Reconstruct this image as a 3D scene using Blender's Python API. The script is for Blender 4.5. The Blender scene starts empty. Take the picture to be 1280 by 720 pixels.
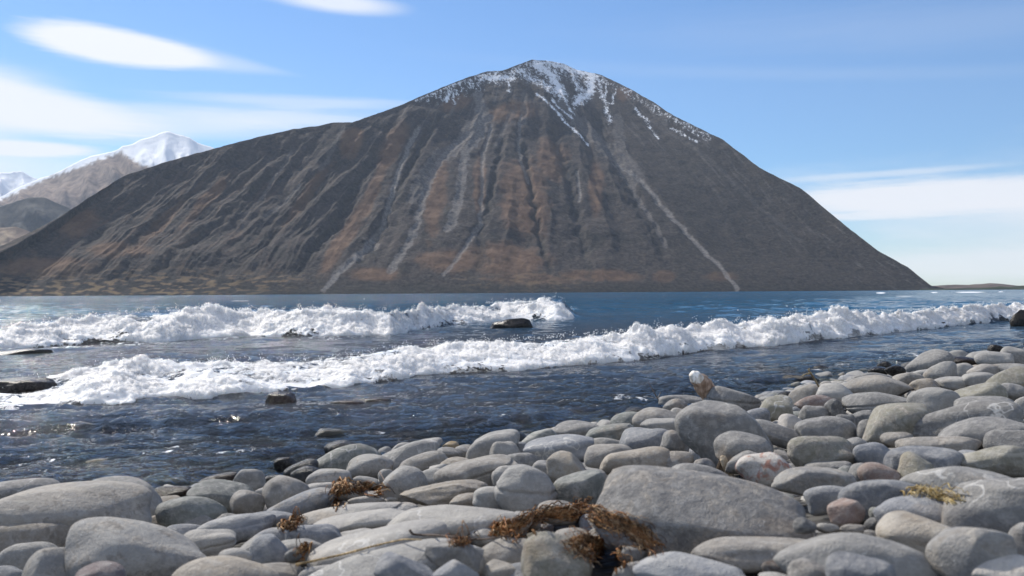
SUN_E = 4.5; SKY_S = 0.089; EXPO = 0.43; SKY_SAT = 1.12; SKY_TINT = (0.70, 0.915, 1.13)
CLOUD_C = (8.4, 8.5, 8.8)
HAZE_D = 2.2e-5
import bpy, math, random
import numpy as np
from mathutils import Vector, Matrix
from mathutils.bvhtree import BVHTree

scene = bpy.context.scene
COL = scene.collection
rng = np.random.RandomState(7)

# ------------------------------------------------------------------ camera numbers (pixels of the 1280x720 photograph)
F = 1150.0
H = 0.70
CX, CY = 640.0, 360.0
PITCH = math.atan(6.0 / F)
ROLL = 0.0066
_f = np.array([0, math.cos(PITCH), math.sin(PITCH)])
_u0 = np.array([0, -math.sin(PITCH), math.cos(PITCH)])
_r0 = np.array([1.0, 0, 0])
_r = _r0 * math.cos(ROLL) - _u0 * math.sin(ROLL)
_u = _u0 * math.cos(ROLL) + _r0 * math.sin(ROLL)
CAM = np.array([0, 0, H])

def ray(px, py):
    d = _f * F + _r * (px - CX) - _u * (py - CY)
    return d / d[1]                                   # scaled so that its depth (Y) is 1

def at(px, py, Y):                                    # a point at depth Y behind a pixel
    return CAM + ray(px, py) * Y

def hzn(px):
    return 366.0 - (px - 640.0) * ROLL

def pix(x, y, z):                                     # arrays of world points -> pixels
    z = z - H
    a = x * _r[0] + y * _r[1] + z * _r[2]
    b = x * _u[0] + y * _u[1] + z * _u[2]
    c = x * _f[0] + y * _f[1] + z * _f[2]
    return CX + F * a / c, CY - F * b / c

# ------------------------------------------------------------------ noise
def _hash(ix, iy, iz, seed):
    h = (ix.astype(np.int64) * 374761393 + iy.astype(np.int64) * 668265263 + iz.astype(np.int64) * 2147483647 + seed * 974634777) & 0xFFFFFFFF
    h = ((h ^ (h >> 13)) * 1274126177) & 0xFFFFFFFF
    h = (h ^ (h >> 16)) & 0xFFFFFFFF
    h = (h * 2246822519) & 0xFFFFFFFF
    return h ^ (h >> 15)

def _grad(h, x, y, z):
    h = h & 15
    u = np.where(h < 8, x, y)
    v = np.where(h < 4, y, np.where((h == 12) | (h == 14), x, z))
    return np.where(h & 1, -u, u) + np.where(h & 2, -v, v)

def noise3(x, y, z, seed=0):                          # gradient noise, about -1..1
    x, y, z = np.broadcast_arrays(np.asarray(x, float), np.asarray(y, float), np.asarray(z, float))
    xi, yi, zi = np.floor(x), np.floor(y), np.floor(z)
    fx, fy, fz = x - xi, y - yi, z - zi
    xi, yi, zi = xi.astype(np.int64), yi.astype(np.int64), zi.astype(np.int64)
    sx, sy, sz = [t * t * t * (t * (t * 6 - 15) + 10) for t in (fx, fy, fz)]
    def g(a, b, c):
        return _grad(_hash(xi + a, yi + b, zi + c, seed), fx - a, fy - b, fz - c)
    x00 = g(0, 0, 0) * (1 - sx) + g(1, 0, 0) * sx
    x10 = g(0, 1, 0) * (1 - sx) + g(1, 1, 0) * sx
    x01 = g(0, 0, 1) * (1 - sx) + g(1, 0, 1) * sx
    x11 = g(0, 1, 1) * (1 - sx) + g(1, 1, 1) * sx
    return (x00 * (1 - sy) + x10 * sy) * (1 - sz) + (x01 * (1 - sy) + x11 * sy) * sz

def fbm(x, y, z, octv=4, seed=0, gain=0.5, lac=2.03):
    s, a, n = 0, 1.0, 0
    for k in range(octv):
        s = s + a * noise3(x * lac ** k, y * lac ** k, z * lac ** k, seed + k * 17)
        n += a; a *= gain
    return s / n

def worley(x, y, z, seed=0):                          # distance to the nearest feature point
    xi, yi, zi = np.floor(x).astype(np.int64), np.floor(y).astype(np.int64), np.floor(z).astype(np.int64)
    best = np.full(x.shape, 9.0)
    for a in (-1, 0, 1):
        for b in (-1, 0, 1):
            for c in (-1, 0, 1):
                h = _hash(xi + a, yi + b, zi + c, seed)
                px = xi + a + (h & 1023) / 1023.0
                py = yi + b + ((h >> 10) & 1023) / 1023.0
                pz = zi + c + ((h >> 20) & 1023) / 1023.0
                best = np.minimum(best, (px - x) ** 2 + (py - y) ** 2 + (pz - z) ** 2)
    return np.sqrt(best)

def sstep(a, b, x):
    t = np.clip((x - a) / (b - a), 0, 1)
    return t * t * (3 - 2 * t)

# ------------------------------------------------------------------ mesh helpers
def mesh_np(name, V, Fq, attrs=None, smooth=True, colors=None):
    me = bpy.data.meshes.new(name)
    V = np.ascontiguousarray(V, dtype=np.float32)
    Fq = np.ascontiguousarray(Fq, dtype=np.int32)
    n, k = Fq.shape
    me.vertices.add(len(V)); me.vertices.foreach_set('co', V.ravel())
    me.loops.add(n * k); me.loops.foreach_set('vertex_index', Fq.ravel())
    me.polygons.add(n)
    me.polygons.foreach_set('loop_start', np.arange(0, n * k, k, dtype=np.int32))
    me.polygons.foreach_set('use_smooth', np.full(n, smooth, dtype=bool))
    me.update(calc_edges=True)
    for an, av in (attrs or {}).items():
        at_ = me.attributes.new(an, 'FLOAT', 'POINT')
        at_.data.foreach_set('value', np.ascontiguousarray(av, dtype=np.float32).ravel())
    if colors is not None:
        c = me.color_attributes.new('stone_color', 'FLOAT_COLOR', 'POINT')
        cc = np.ones((len(V), 4), dtype=np.float32); cc[:, :3] = colors
        c.data.foreach_set('color', cc.ravel())
    return me

def grid_faces(nr, nc):
    i = np.arange(nr - 1)[:, None] * nc + np.arange(nc - 1)[None, :]
    i = i.ravel()
    return np.stack([i, i + 1, i + nc + 1, i + nc], 1)

def link(name, me, mat, parent=None):
    o = bpy.data.objects.new(name, me)
    COL.objects.link(o)
    if mat is not None and not me.materials:
        me.materials.append(mat)
    if parent is not None: o.parent = parent
    return o

def tag(o, label=None, cat=None, group=None, kind=None):
    if label: o['label'] = label
    if cat: o['category'] = cat
    if group: o['group'] = group
    if kind: o['kind'] = kind
    return o

_ico = {}
def ico(n):
    if n not in _ico:
        import bmesh
        bm = bmesh.new(); bmesh.ops.create_icosphere(bm, subdivisions=n, radius=1.0)
        V = np.array([v.co[:] for v in bm.verts]); Fc = np.array([[v.index for v in f.verts] for f in bm.faces])
        bm.free(); _ico[n] = (V, Fc)
    return _ico[n]

# ------------------------------------------------------------------ material helper
class NT:
    def __init__(s, name):
        s.m = bpy.data.materials.new(name); s.m.use_nodes = True
        s.t = s.m.node_tree; s.n = s.t.nodes; s.n.clear()
        s.out = s.n.new('ShaderNodeOutputMaterial')
    def node(s, typ, **kw):
        nd = s.n.new(typ)
        for k, v in kw.items():
            if k.startswith('i_'):
                nd.inputs[k[2:].replace('_', ' ')].default_value = v
            else: setattr(nd, k, v)
        return nd
    def put(s, sock, v):
        if hasattr(v, 'is_output') or hasattr(v, 'links') and not isinstance(v, (int, float)):
            s.t.links.new(v, sock)
        else: sock.default_value = v
    def math(s, op, a, b=0.0, c=0.0, clamp=False):
        nd = s.n.new('ShaderNodeMath'); nd.operation = op; nd.use_clamp = clamp
        s.put(nd.inputs[0], a); s.put(nd.inputs[1], b); s.put(nd.inputs[2], c)
        return nd.outputs[0]
    def mix(s, fac, a, b, blend='MIX'):
        nd = s.n.new('ShaderNodeMix'); nd.data_type = 'RGBA'; nd.blend_type = blend
        s.put(nd.inputs[0], fac)
        for i, v in ((6, a), (7, b)):
            if isinstance(v, tuple): nd.inputs[i].default_value = (*v, 1) if len(v) == 3 else v
            else: s.put(nd.inputs[i], v)
        return nd.outputs[2]
    def ramp(s, x, lo, hi, a=0.0, b=1.0):
        nd = s.n.new('ShaderNodeMapRange'); nd.interpolation_type = 'SMOOTHSTEP'
        s.put(nd.inputs[0], x); nd.inputs[1].default_value = lo; nd.inputs[2].default_value = hi
        nd.inputs[3].default_value = a; nd.inputs[4].default_value = b
        return nd.outputs[0]
    def noise(s, vec, scale, detail=4.0, rough=0.55, dist=0.0):
        nd = s.n.new('ShaderNodeTexNoise'); nd.inputs['Scale'].default_value = scale
        nd.inputs['Detail'].default_value = detail; nd.inputs['Roughness'].default_value = rough
        nd.inputs['Distortion'].default_value = dist
        if vec is not None: s.t.links.new(vec, nd.inputs['Vector'])
        return nd.outputs[0]
    def pos(s): return s.n.new('ShaderNodeNewGeometry').outputs['Position']
    def attr(s, name, out='Fac'):
        nd = s.n.new('ShaderNodeAttribute'); nd.attribute_name = name
        return nd.outputs[out]
    def mapv(s, vec, scale=(1, 1, 1), rot=(0, 0, 0)):
        nd = s.n.new('ShaderNodeMapping'); s.t.links.new(vec, nd.inputs[0])
        nd.inputs['Rotation'].default_value = rot; nd.inputs['Scale'].default_value = scale
        return nd.outputs[0]
    def bump(s, h, strength, dist):
        nd = s.n.new('ShaderNodeBump'); nd.inputs['Strength'].default_value = strength
        nd.inputs['Distance'].default_value = dist; s.t.links.new(h, nd.inputs['Height'])
        return nd.outputs[0]
    def bsdf(s, color, rough, normal=None, spec=None, **kw):
        nd = s.n.new('ShaderNodeBsdfPrincipled')
        if isinstance(color, tuple): nd.inputs['Base Color'].default_value = (*color, 1)
        else: s.t.links.new(color, nd.inputs['Base Color'])
        s.put(nd.inputs['Roughness'], rough)
        if spec is not None: s.put(nd.inputs['Specular IOR Level'], spec)
        if normal is not None: s.t.links.new(normal, nd.inputs['Normal'])
        for k, v in kw.items(): s.put(nd.inputs[k.replace('_', ' ')], v)
        return nd.outputs[0]
    def mixsh(s, fac, a, b):
        nd = s.n.new('ShaderNodeMixShader'); s.put(nd.inputs[0], fac)
        s.t.links.new(a, nd.inputs[1]); s.t.links.new(b, nd.inputs[2])
        return nd.outputs[0]
    def done(s, sh, vol=None):
        s.t.links.new(sh, s.out.inputs['Surface']) if sh is not None else None
        if vol is not None: s.t.links.new(vol, s.out.inputs['Volume'])
        return s.m
# ------------------------------------------------------------------ camera, sun, sky
cam = bpy.data.objects.new('camera', bpy.data.cameras.new('camera'))
COL.objects.link(cam); scene.camera = cam
cam.matrix_world = Matrix(((_r[0], _u[0], -_f[0], 0), (_r[1], _u[1], -_f[1], 0), (_r[2], _u[2], -_f[2], H), (0, 0, 0, 1)))
cam.data.sensor_width = 36.0; cam.data.lens = 36.0 * F / 1280.0
cam.data.clip_start = 0.05; cam.data.clip_end = 60000
cam.data.dof.use_dof = True; cam.data.dof.focus_distance = 7.0; cam.data.dof.aperture_fstop = 9.0

SUN_AZ, SUN_EL = math.radians(-42), math.radians(41)     # azimuth from +Y towards +X
sd = Vector((math.sin(SUN_AZ) * math.cos(SUN_EL), math.cos(SUN_AZ) * math.cos(SUN_EL), math.sin(SUN_EL)))
sun = bpy.data.objects.new('sun', bpy.data.lights.new('sun', 'SUN'))
COL.objects.link(sun)
sun.rotation_euler = (-sd).to_track_quat('-Z', 'Y').to_euler()
sun.location = (0, 0, 30)
sun.data.energy = SUN_E; sun.data.angle = math.radians(0.5); sun.data.color = (1.0, 0.94, 0.84)

w = bpy.data.worlds.new('World'); scene.world = w; w.use_nodes = True
W = NT.__new__(NT); W.t = w.node_tree; W.n = W.t.nodes; W.n.clear()
wo = W.n.new('ShaderNodeOutputWorld'); bg = W.n.new('ShaderNodeBackground')
sky = W.n.new('ShaderNodeTexSky'); sky.sky_type = 'NISHITA'; sky.sun_disc = False
sky.sun_elevation = SUN_EL; sky.sun_rotation = SUN_AZ % (2 * math.pi)
sky.air_density = 1.0; sky.dust_density = 0.15; sky.ozone_density = 1.6; sky.altitude = 500
tc = W.n.new('ShaderNodeTexCoord'); sep = W.n.new('ShaderNodeSeparateXYZ')
W.t.links.new(tc.outputs['Generated'], sep.inputs[0])
X_, Y_, Z_ = sep.outputs
az = W.math('ARCTAN2', X_, Y_)                         # radians, 0 = +Y
el = W.math('ARCSINE', Z_)
comb = W.n.new('ShaderNodeCombineXYZ'); W.put(comb.inputs[0], az); W.put(comb.inputs[1], W.math('MULTIPLY', el, 4.0))
nv = comb.outputs[0]
n1 = W.noise(nv, 3.5, 7.0, 0.6, 0.4)
cb2 = W.n.new('ShaderNodeCombineXYZ'); W.put(cb2.inputs[0], az); W.put(cb2.inputs[1], W.math('MULTIPLY', el, 11.0))
n2 = W.noise(cb2.outputs[0], 7.0, 9.0, 0.66, 0.6)
n3 = W.math('ADD', W.math('MULTIPLY', n1, .45), W.math('MULTIPLY', W.noise(cb2.outputs[0], 16.0, 8.0, 0.68, 0.5), .55))
def fill_cloud(a0d, e0d, ra, re, soft, amp, dens, nz):  # unseen cloud, added to the sky for neutral fill light
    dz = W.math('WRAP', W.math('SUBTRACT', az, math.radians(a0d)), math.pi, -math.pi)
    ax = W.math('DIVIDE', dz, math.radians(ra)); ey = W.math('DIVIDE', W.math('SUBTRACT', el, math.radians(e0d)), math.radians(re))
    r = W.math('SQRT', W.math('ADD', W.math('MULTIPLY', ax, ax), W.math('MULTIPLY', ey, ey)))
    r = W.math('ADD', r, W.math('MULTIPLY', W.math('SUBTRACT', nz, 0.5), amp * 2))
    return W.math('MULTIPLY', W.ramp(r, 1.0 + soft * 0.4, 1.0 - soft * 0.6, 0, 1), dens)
def cloud(px, py, rx, ry, slope=0.0, soft=0.6, amp=0.5, dens=1.0, nz=None, tail=0.0):
    d = ray(px, py); a0 = math.atan2(d[0], d[1]); d = d / np.linalg.norm(d); e0 = math.asin(d[2])
    ax = W.math('DIVIDE', W.math('SUBTRACT', az, a0), rx / F)
    ey = W.math('SUBTRACT', W.math('SUBTRACT', el, e0), W.math('MULTIPLY', W.math('SUBTRACT', az, a0), slope))
    thick = ry / F
    if tail:                                          # thinner towards the tail
        ey = W.math('DIVIDE', ey, W.math('MAXIMUM', W.math('SUBTRACT', 1.0, W.math('MULTIPLY', ax, tail)), 0.25))
    ey = W.math('DIVIDE', ey, thick)
    r = W.math('SQRT', W.math('ADD', W.math('MULTIPLY', ax, ax), W.math('MULTIPLY', ey, ey)))
    r = W.math('ADD', r, W.math('MULTIPLY', W.math('SUBTRACT', nz if nz is not None else n1, 0.5), amp * 2))
    return W.math('MULTIPLY', W.ramp(r, 1.0 + soft * 0.4, 1.0 - soft * 0.6, 0, 1), dens)
cl = [cloud(152, 59, 108, 20, -0.08, 0.5, 0.32, 1.0, n3, 0.25),
      cloud(255, 73, 90, 12, -0.12, 1.3, 0.3, 0.4, n1, 0.5),
      cloud(10, 130, 160, 27, -0.11, 0.7, 0.5, 0.95, n3),
      cloud(-160, 110, 170, 50, 0, 0.9, 0.45, 0.9, n1),
      cloud(200, 152, 190, 18, 0.0, 1.3, 0.45, 0.6, n2),
      cloud(370, 128, 150, 8, 0.0, 1.2, 0.5, 0.45, n2),
      cloud(360, 148, 120, 12, 0.0, 1.4, 0.5, 0.55, n2),
      cloud(25, 186, 80, 9, 0.03, 0.6, 0.35, 0.9, n3),
      cloud(-260, 200, 300, 40, 0.03, 1.0, 0.5, 0.8, n1),
      cloud(420, 3, 78, 12, -0.06, 1.0, 0.3, 0.8, n1),
      cloud(1200, 245, 195, 21, 0.0, 0.7, 0.7, 0.95, n3),
      cloud(1085, 270, 80, 5, 0.0, 1.0, 0.8, 0.7, n3),
      cloud(1110, 217, 120, 4, 0.02, 1.2, 0.8, 0.45, n3),
      cloud(1560, 250, 220, 24, 0.0, 0.9, 0.5, 0.8, n2),
      cloud(1260, 330, 210, 20, 0.0, 1.0, 0.4, 0.6, n3),
      cloud(1180, 30, 320, 26, -0.05, 1.6, 0.6, 0.10, n2),
      cloud(1000, 92, 330, 8, -0.08, 1.6, 0.5, 0.08, n2),
      cloud(2300, 300, 700, 120, 0.0, 1.2, 0.8, 0.8, n1),
      fill_cloud(180, 42, 75, 26, 1.0, 0.8, 0.8, n1), fill_cloud(105, 35, 32, 16, 1.0, 0.8, 0.8, n1), fill_cloud(-115, 50, 35, 14, 1.0, 0.8, 0.75, n1)]  # added clouds behind and beside the camera, to fill the shaded sides
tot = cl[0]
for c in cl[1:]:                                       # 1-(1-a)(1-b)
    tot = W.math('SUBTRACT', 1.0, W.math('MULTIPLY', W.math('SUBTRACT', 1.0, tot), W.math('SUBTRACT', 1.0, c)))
hs = W.n.new('ShaderNodeHueSaturation'); hs.inputs['Saturation'].default_value = SKY_SAT; hs.inputs['Value'].default_value = 1.0
W.t.links.new(sky.outputs[0], hs.inputs['Color'])
skyc = W.mix(1.0, hs.outputs[0], SKY_TINT, 'MULTIPLY')
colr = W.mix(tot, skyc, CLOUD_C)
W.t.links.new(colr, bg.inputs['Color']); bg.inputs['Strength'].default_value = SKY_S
W.t.links.new(bg.outputs[0], wo.inputs['Surface'])
vs = scene.view_settings
vs.view_transform = 'Standard'; vs.look = 'None'; vs.gamma = 1.0; vs.exposure = EXPO; vs.use_curve_mapping = False
scene.cycles.use_denoising = True
scene.cycles.max_bounces = 6; scene.cycles.volume_bounces = 0; scene.cycles.transparent_max_bounces = 12
scene.cycles.caustics_reflective = False; scene.cycles.caustics_refractive = False
scene.cycles.sample_clamp_indirect = 4.0
# ------------------------------------------------------------------ mountains
def interp_px(tab, x):
    a = np.array(tab, float); return np.interp(x, a[:, 0], a[:, 1])

RIDGE = [(-700, 352), (-400, 345), (-200, 336), (0, 316), (50, 289), (108, 250), (157, 219), (210, 202), (267, 186), (320, 172), (365, 162), (400, 157),
         (417, 153), (442, 153), (470, 143), (505, 130), (535, 117), (567, 104), (590, 95), (611, 89), (630, 88), (648, 81), (667, 74.5), (690, 76),
         (705, 79), (724, 87), (752, 93), (768, 100), (788, 110), (818, 127), (845, 145), (880, 162), (906, 175), (950, 209), (975, 222), (1002, 235),
         (1035, 263), (1064, 287), (1099, 314), (1134, 333), (1150, 346), (1164, 357), (1185, 361)]
BASE = [(-700, -1000), (-400, -640), (-200, -440), (0, -250), (130, -60), (265, 60), (440, 240), (570, 400), (600, 470), (630, 545), (650, 590), (667, 630),
        (682, 680), (700, 800), (724, 915), (780, 1000), (900, 1075), (1000, 1118), (1100, 1150), (1164, 1168), (1185, 1187)]
def build_mountain():
    NU, NW = 1500, 420
    ub = np.linspace(-1000, 1187, NU)                  # where each fall line meets the shore
    B = np.array(BASE, float)
    u = np.interp(ub, B[:, 1], B[:, 0])                # ... and where it leaves the ridge
    # round off the kinks of the fan
    k = np.hanning(41); k /= k.sum()
    u = np.convolve(np.pad(u, 20, mode='edge'), k, mode='valid')
    ry = interp_px(RIDGE, u)
    ry = ry + 1.6 * fbm(u / 14.0, 0 * u, 0 * u, 4, 3) * sstep(1180, 1100, u)
    Yb = np.interp(ub, [-1000, 0, 600, 1187], [2500, 2900, 3200, 3700])
    el = np.maximum(hzn(u) - ry, 2.0) / F
    Yr = (Yb + 1.65 * el * Yb) / (1 - 0 * el)
    for _ in range(6): Yr = Yb + 1.65 * el * Yr
    zr = el * Yr
    wv = np.concatenate([np.linspace(0, 1, NW - 60), 1 + np.linspace(0.01, 1, 60)])
    w2 = wv[:, None]; wc = np.clip(w2, 0, 1)
    Y = np.where(w2 <= 1, Yb + (Yr - Yb) * w2, Yr + (w2 - 1) * zr * 1.9 + 0 * Yb)
    Z = np.where(w2 <= 1, zr * (0.76 * wc + 0.24 * wc ** 2.4), zr * (1 - (w2 - 1) * 0.97))
    pxl = u + (ub - u) * (1 - wc) ** 1.0 * (0.86 + 0.14 * (1 - wc))
    X = (pxl - 640) / F * np.where(w2 <= 1, Y, Yr + (w2 - 1) * 0)
    U2 = np.broadcast_to(ub, Y.shape); W2 = np.broadcast_to(wv[:, None], Y.shape)
    s = U2 / 1187.0
    # gullies and spurs running down the fall lines
    warp = fbm(U2 / 90, W2 * 3, 0 * U2, 3, 11) * 20 + 8 * fbm(U2 / 25, W2 * 9, 0 * U2, 2, 12)
    g1 = 1 - 2 * np.abs(noise3((U2 + 2.2 * warp) / 85, W2 * 1.1, 0 * U2, 21))
    g2 = 1 - 2 * np.abs(noise3((U2 + 1.6 * warp) / 44, W2 * 1.9, 1 + 0 * U2, 22))
    g3 = 1 - 2 * np.abs(noise3((U2 + warp * .6) / 9.5, W2 * 6, 2 + 0 * U2, 23))
    g4 = fbm(U2 / 4.5, W2 * 22, 0 * U2, 3, 24)
    sz = np.clip(zr / 700.0, 0.02, 1)
    env = sstep(-0.02, 0.25, W2) * (0.25 + 0.75 * sstep(1.0, 0.72, W2)) * sz
    right = 1 - 0.72 * sstep(720, 1000, U2)
    rough = 1.0 + 0.4 * sstep(500, 200, U2)
    px, py = pix(X, Y, Z)
    nn = fbm(px / 7, py / 7, 0 * px, 4, 41)
    nb = fbm(px / 40, py / 26, 0 * px, 4, 42)
    def line(pts, width, soft=1.0, wig=3.0):
        d = np.full(px.shape, 1e9)
        qx = px + wig * noise3(py / 9, 0 * py, 0 * py, 51); qy = py
        for (x0, y0), (x1, y1) in zip(pts[:-1], pts[1:]):
            t = np.clip(((qx - x0) * (x1 - x0) + (qy - y0) * (y1 - y0)) / ((x1 - x0) ** 2 + (y1 - y0) ** 2), 0, 1)
            d = np.minimum(d, np.hypot(qx - x0 - t * (x1 - x0), qy - y0 - t * (y1 - y0)))
        return sstep(width + soft, width - soft, d + 0.9 * nn * width)
    SCREE = [
        ([(524, 165), (500, 215), (488, 255), (480, 280), (462, 305), (440, 330), (404, 363)], 3.0, 1.0),
        ([(470, 305), (448, 322), (420, 345)], 4.5, .6),
        ([(612, 150), (575, 180), (545, 215), (530, 250), (520, 290), (505, 320), (488, 340)], 4.5, .75),
        ([(605, 145), (588, 165), (570, 190), (548, 205), (525, 235), (518, 255)], 8.0, .45),
        ([(598, 120), (604, 165), (582, 195), (577, 235), (570, 270), (562, 290)], 6.0, .7),
        ([(615, 160), (603, 200), (603, 245), (600, 285), (590, 300), (572, 325), (556, 345)], 2.5, .8),
        ([(652, 150), (648, 180), (650, 205), (660, 235)], 2.2, .7), ([(655, 125), (655, 160)], 4.0, .35),
        ([(722, 220), (725, 255)], 1.8, .8), ([(770, 205), (800, 228), (830, 262), (862, 295), (898, 330), (922, 362)], 2.4, .9),
        ([(700, 135), (735, 165), (772, 205), (790, 225)], 9.0, .45), ([(772, 150), (775, 190), (798, 225)], 7.0, .4),
        ([(770, 200), (795, 245), (815, 275), (832, 305)], 2.6, .45), ([(430, 160), (415, 190), (400, 215)], 2.5, .35),
        ([(365, 190), (350, 215), (325, 250)], 2.0, .5), ([(375, 235), (345, 262), (330, 272)], 1.8, .6), ([(310, 265), (300, 290)], 2, .3),
        ([(815, 150), (880, 195), (930, 240), (1000, 300)], 3, .18), ([(640, 145), (620, 185)], 3, .4)]
    GULLY = [
        ([(505, 135), (470, 200), (420, 280), (370, 345)], 9, .8), ([(450, 160), (400, 235), (330, 310), (270, 355)], 10, .7),
        ([(570, 120), (535, 175), (500, 240), (470, 300), (450, 330)], 7, .9), ([(655, 190), (662, 235), (672, 290), (688, 340)], 6, 1.0),
        ([(628, 180), (617, 235), (600, 300), (612, 330)], 6, .8), ([(690, 170), (712, 235), (728, 300), (740, 350)], 9, .7),
        ([(745, 150), (790, 240), (830, 320), (850, 360)], 10, .6), ([(380, 170), (330, 230), (265, 290), (200, 345)], 9, .6),
        ([(310, 180), (250, 240), (180, 300), (120, 350)], 9, .6), ([(240, 200), (180, 250), (110, 310)], 8, .5),
        ([(600, 300), (605, 325), (590, 350)], 12, .8), ([(800, 140), (870, 220), (940, 300), (985, 355)], 9, .3), ([(870, 175), (950, 250), (1040, 330)], 8, .3)]
    scree = 0 * px; gul = 0 * px
    for pts, wd, am in SCREE: scree = np.maximum(scree, line(pts, wd) * am)
    for pts, wd, am in GULLY: gul = np.maximum(gul, line(pts, wd * .55, wd * .55, 6.0) * am)
    carve = 0 * px
    for pts, wd, am in SCREE: carve = np.maximum(carve, line(pts, wd * .8, wd * 1.0 + 2) * am)
    leftw = sstep(520, 380, px)
    disp = env * right * (22 * g1 + 9 * g2 * rough * (.35 + .65 * leftw) + 4.5 * g3 * leftw) + 8 * fbm(X / 80, Y / 90, Z / 90, 5, 24) * sz * sstep(0, .1, W2) * (.5 + .5 * right)
    disp -= env * (17 * gul + 12 * carve)
    disp *= np.where(W2 > 0.985, 0.25, 1.0)
    big = fbm(X / 700, Y / 700, Z / 700, 5, 31) * 60 * sstep(0, .2, W2) * sstep(1, .85, W2) * sz * (.4 + .6 * right)
    disp = disp + big
    Z2 = Z + disp * 0.8; Y2 = Y - disp * 0.55
    Z2 = np.where(W2 <= 0.0001, -2.0, Z2)
    hz = hzn(px)
    # ---- surface kinds, with some gully and flank shade painted in
    strands = fbm((U2 + warp) / 7, W2 * 5, 0 * U2, 3, 43)
    strand2 = fbm((U2 + warp * .5) / 3.2, W2 * 9, 0 * U2, 3, 44)
    below = py - interp_px(RIDGE, px)                 # how far under the skyline
    snow = .45 * sstep(-.4, .2, nn) * sstep(34, 4, below) * sstep(500, 570, px) * sstep(790, 740, px)
    for pts, wd, am in [([(668, 78), (690, 95), (702, 120)], 6, .95), ([(685, 78), (715, 88), (745, 95)], 4.5, .85), ([(740, 95), (738, 113), (722, 128)], 6, .85),
        ([(650, 90), (680, 110), (700, 122)], 6, .6), ([(715, 95), (725, 112)], 4, .6), ([(598, 95), (612, 100), (628, 97), (642, 101)], 3.5, .85),
        ([(635, 100), (637, 120)], 2, .6), ([(566, 110), (558, 128)], 1.8, .8), ([(566, 115), (568, 130)], 1.2, .7), ([(520, 127), (545, 117), (575, 104)], 2.5, .5),
        ([(672, 124), (705, 155), (735, 185)], 1.3, .85), ([(688, 130), (715, 152)], 1.2, .75), ([(705, 128), (716, 145)], 1.6, .7), ([(748, 98), (762, 150)], 3, .5),
        ([(758, 105), (757, 130)], 1.0, .7), ([(795, 135), (810, 152), (822, 174)], 1.8, .6), ([(770, 110), (765, 130)], 1.5, .5), ([(840, 160), (872, 178)], 1.8, .45),
        ([(780, 112), (830, 142), (885, 172)], 4.5, .32)]:
        snow = np.maximum(snow, line(pts, wd * .95, wd * 1.1 + 1.2, 4.0) * am)
    snow *= sstep(-.5, 2, below)
    scree = np.maximum(scree, 0.35 * sstep(.1, .4, strands + .3 * strand2) * sstep(110, 30, below) * sstep(420, 520, px))
    def blob(x, y, rx, ry, rot=0):
        c, s_ = math.cos(rot), math.sin(rot)
        a = ((px - x) * c + (py - y) * s_) / rx; b = (-(px - x) * s_ + (py - y) * c) / ry
        return sstep(1.25, 0.65, np.sqrt(a * a + b * b) + 0.5 * nb + .3 * nn)
    tan = 0 * px
    for bx in [(655, 255, 32, 52), (545, 255, 12, 55, .15), (630, 325, 55, 22), (565, 330, 40, 14), (430, 300, 10, 60, .55), (470, 235, 8, 50, .4),
               (600, 240, 8, 40), (490, 190, 14, 30, .5), (385, 245, 7, 55, .65), (260, 255, 7, 45, .7), (200, 285, 8, 45, .8), (150, 320, 40, 12),
               (60, 340, 60, 12), (665, 350, 60, 8), (570, 130, 20, 10, -.4), (640, 145, 30, 12), (470, 345, 40, 8), (100, 285, 30, 15, -.6),
               (745, 345, 60, 8), (780, 118, 12, 9), (900, 345, 20, 6), (690, 205, 20, 30), (745, 240, 10, 30), (830, 345, 15, 8), (440, 180, 14, 20, .6)]:
        tan = np.maximum(tan, blob(*bx))
    tan = np.maximum(tan, 0.45 * sstep(.05, .3, strands) * sstep(420, 300, px) * sstep(150, 260, py + nb * 40))
    tan = np.clip(tan * (1 - 0.25 * sstep(.1, .4, strands)), 0, 1)
    scrub_shade = sstep(18, 4, (hz - py) + 10 * nb + 7 * nn) * sstep(180, 420, px) * .9
    scrub_shade = np.maximum(scrub_shade, sstep(.1, .35, nb + .3 * nn) * sstep(90, 30, hz - py) * sstep(500, 380, px) * .6)
    scrub_shade = np.maximum(scrub_shade, 0.7 * sstep(-.05, .25, nb * .9 - g1 * .12) * sstep(60, 140, below) * (1 - tan))
    scrub_shade = np.maximum(scrub_shade, gul * .75 * sstep(20, 60, below))  # shade in the gullies, painted as dark colour
    scrub_shade = np.maximum(scrub_shade, .55 * sstep(700, 900, px))  # right flank: cool grey rock, with its shade painted in
    foot = sstep(34, 6, (hz - py) + 8 * nb)
    patch = fbm(px / 16, py / 3.2, 0 * px, 4, 46)
    footv = foot * (sstep(430, 300, px) + .5 * sstep(540, 600, px) * sstep(760, 700, px))
    gold = footv * sstep(.04, .16, patch); tan = np.maximum(tan * (1 - .7 * footv), gold); scrub_shade = np.maximum(scrub_shade, footv * sstep(.0, -.12, patch))
    attrs = dict(gold=gold, snow=snow, scree=scree, tan=tan, scrub_shade=scrub_shade)
    # a fall line that is convex keeps the skyline as photographed
    V = np.stack([X, Y2, Z2], -1).reshape(-1, 3)
    me = mesh_np('mountain', V, grid_faces(*Y.shape), attrs)
    m = NT('mountain_ground')
    P = m.pos()
    nA = m.noise(m.mapv(P, (1 / 60, 1 / 60, 1 / 60)), 1.0, 9, .68)
    nB = m.noise(m.mapv(P, (1 / 14, 1 / 14, 1 / 14)), 1.0, 6, .7)
    rock = m.mix(m.ramp(nA, .35, .65), (0.020, 0.018, 0.021), (0.056, 0.044, 0.041))
    rock = m.mix(m.ramp(nB, .42, .66), rock, (0.080, 0.068, 0.060))
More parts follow.
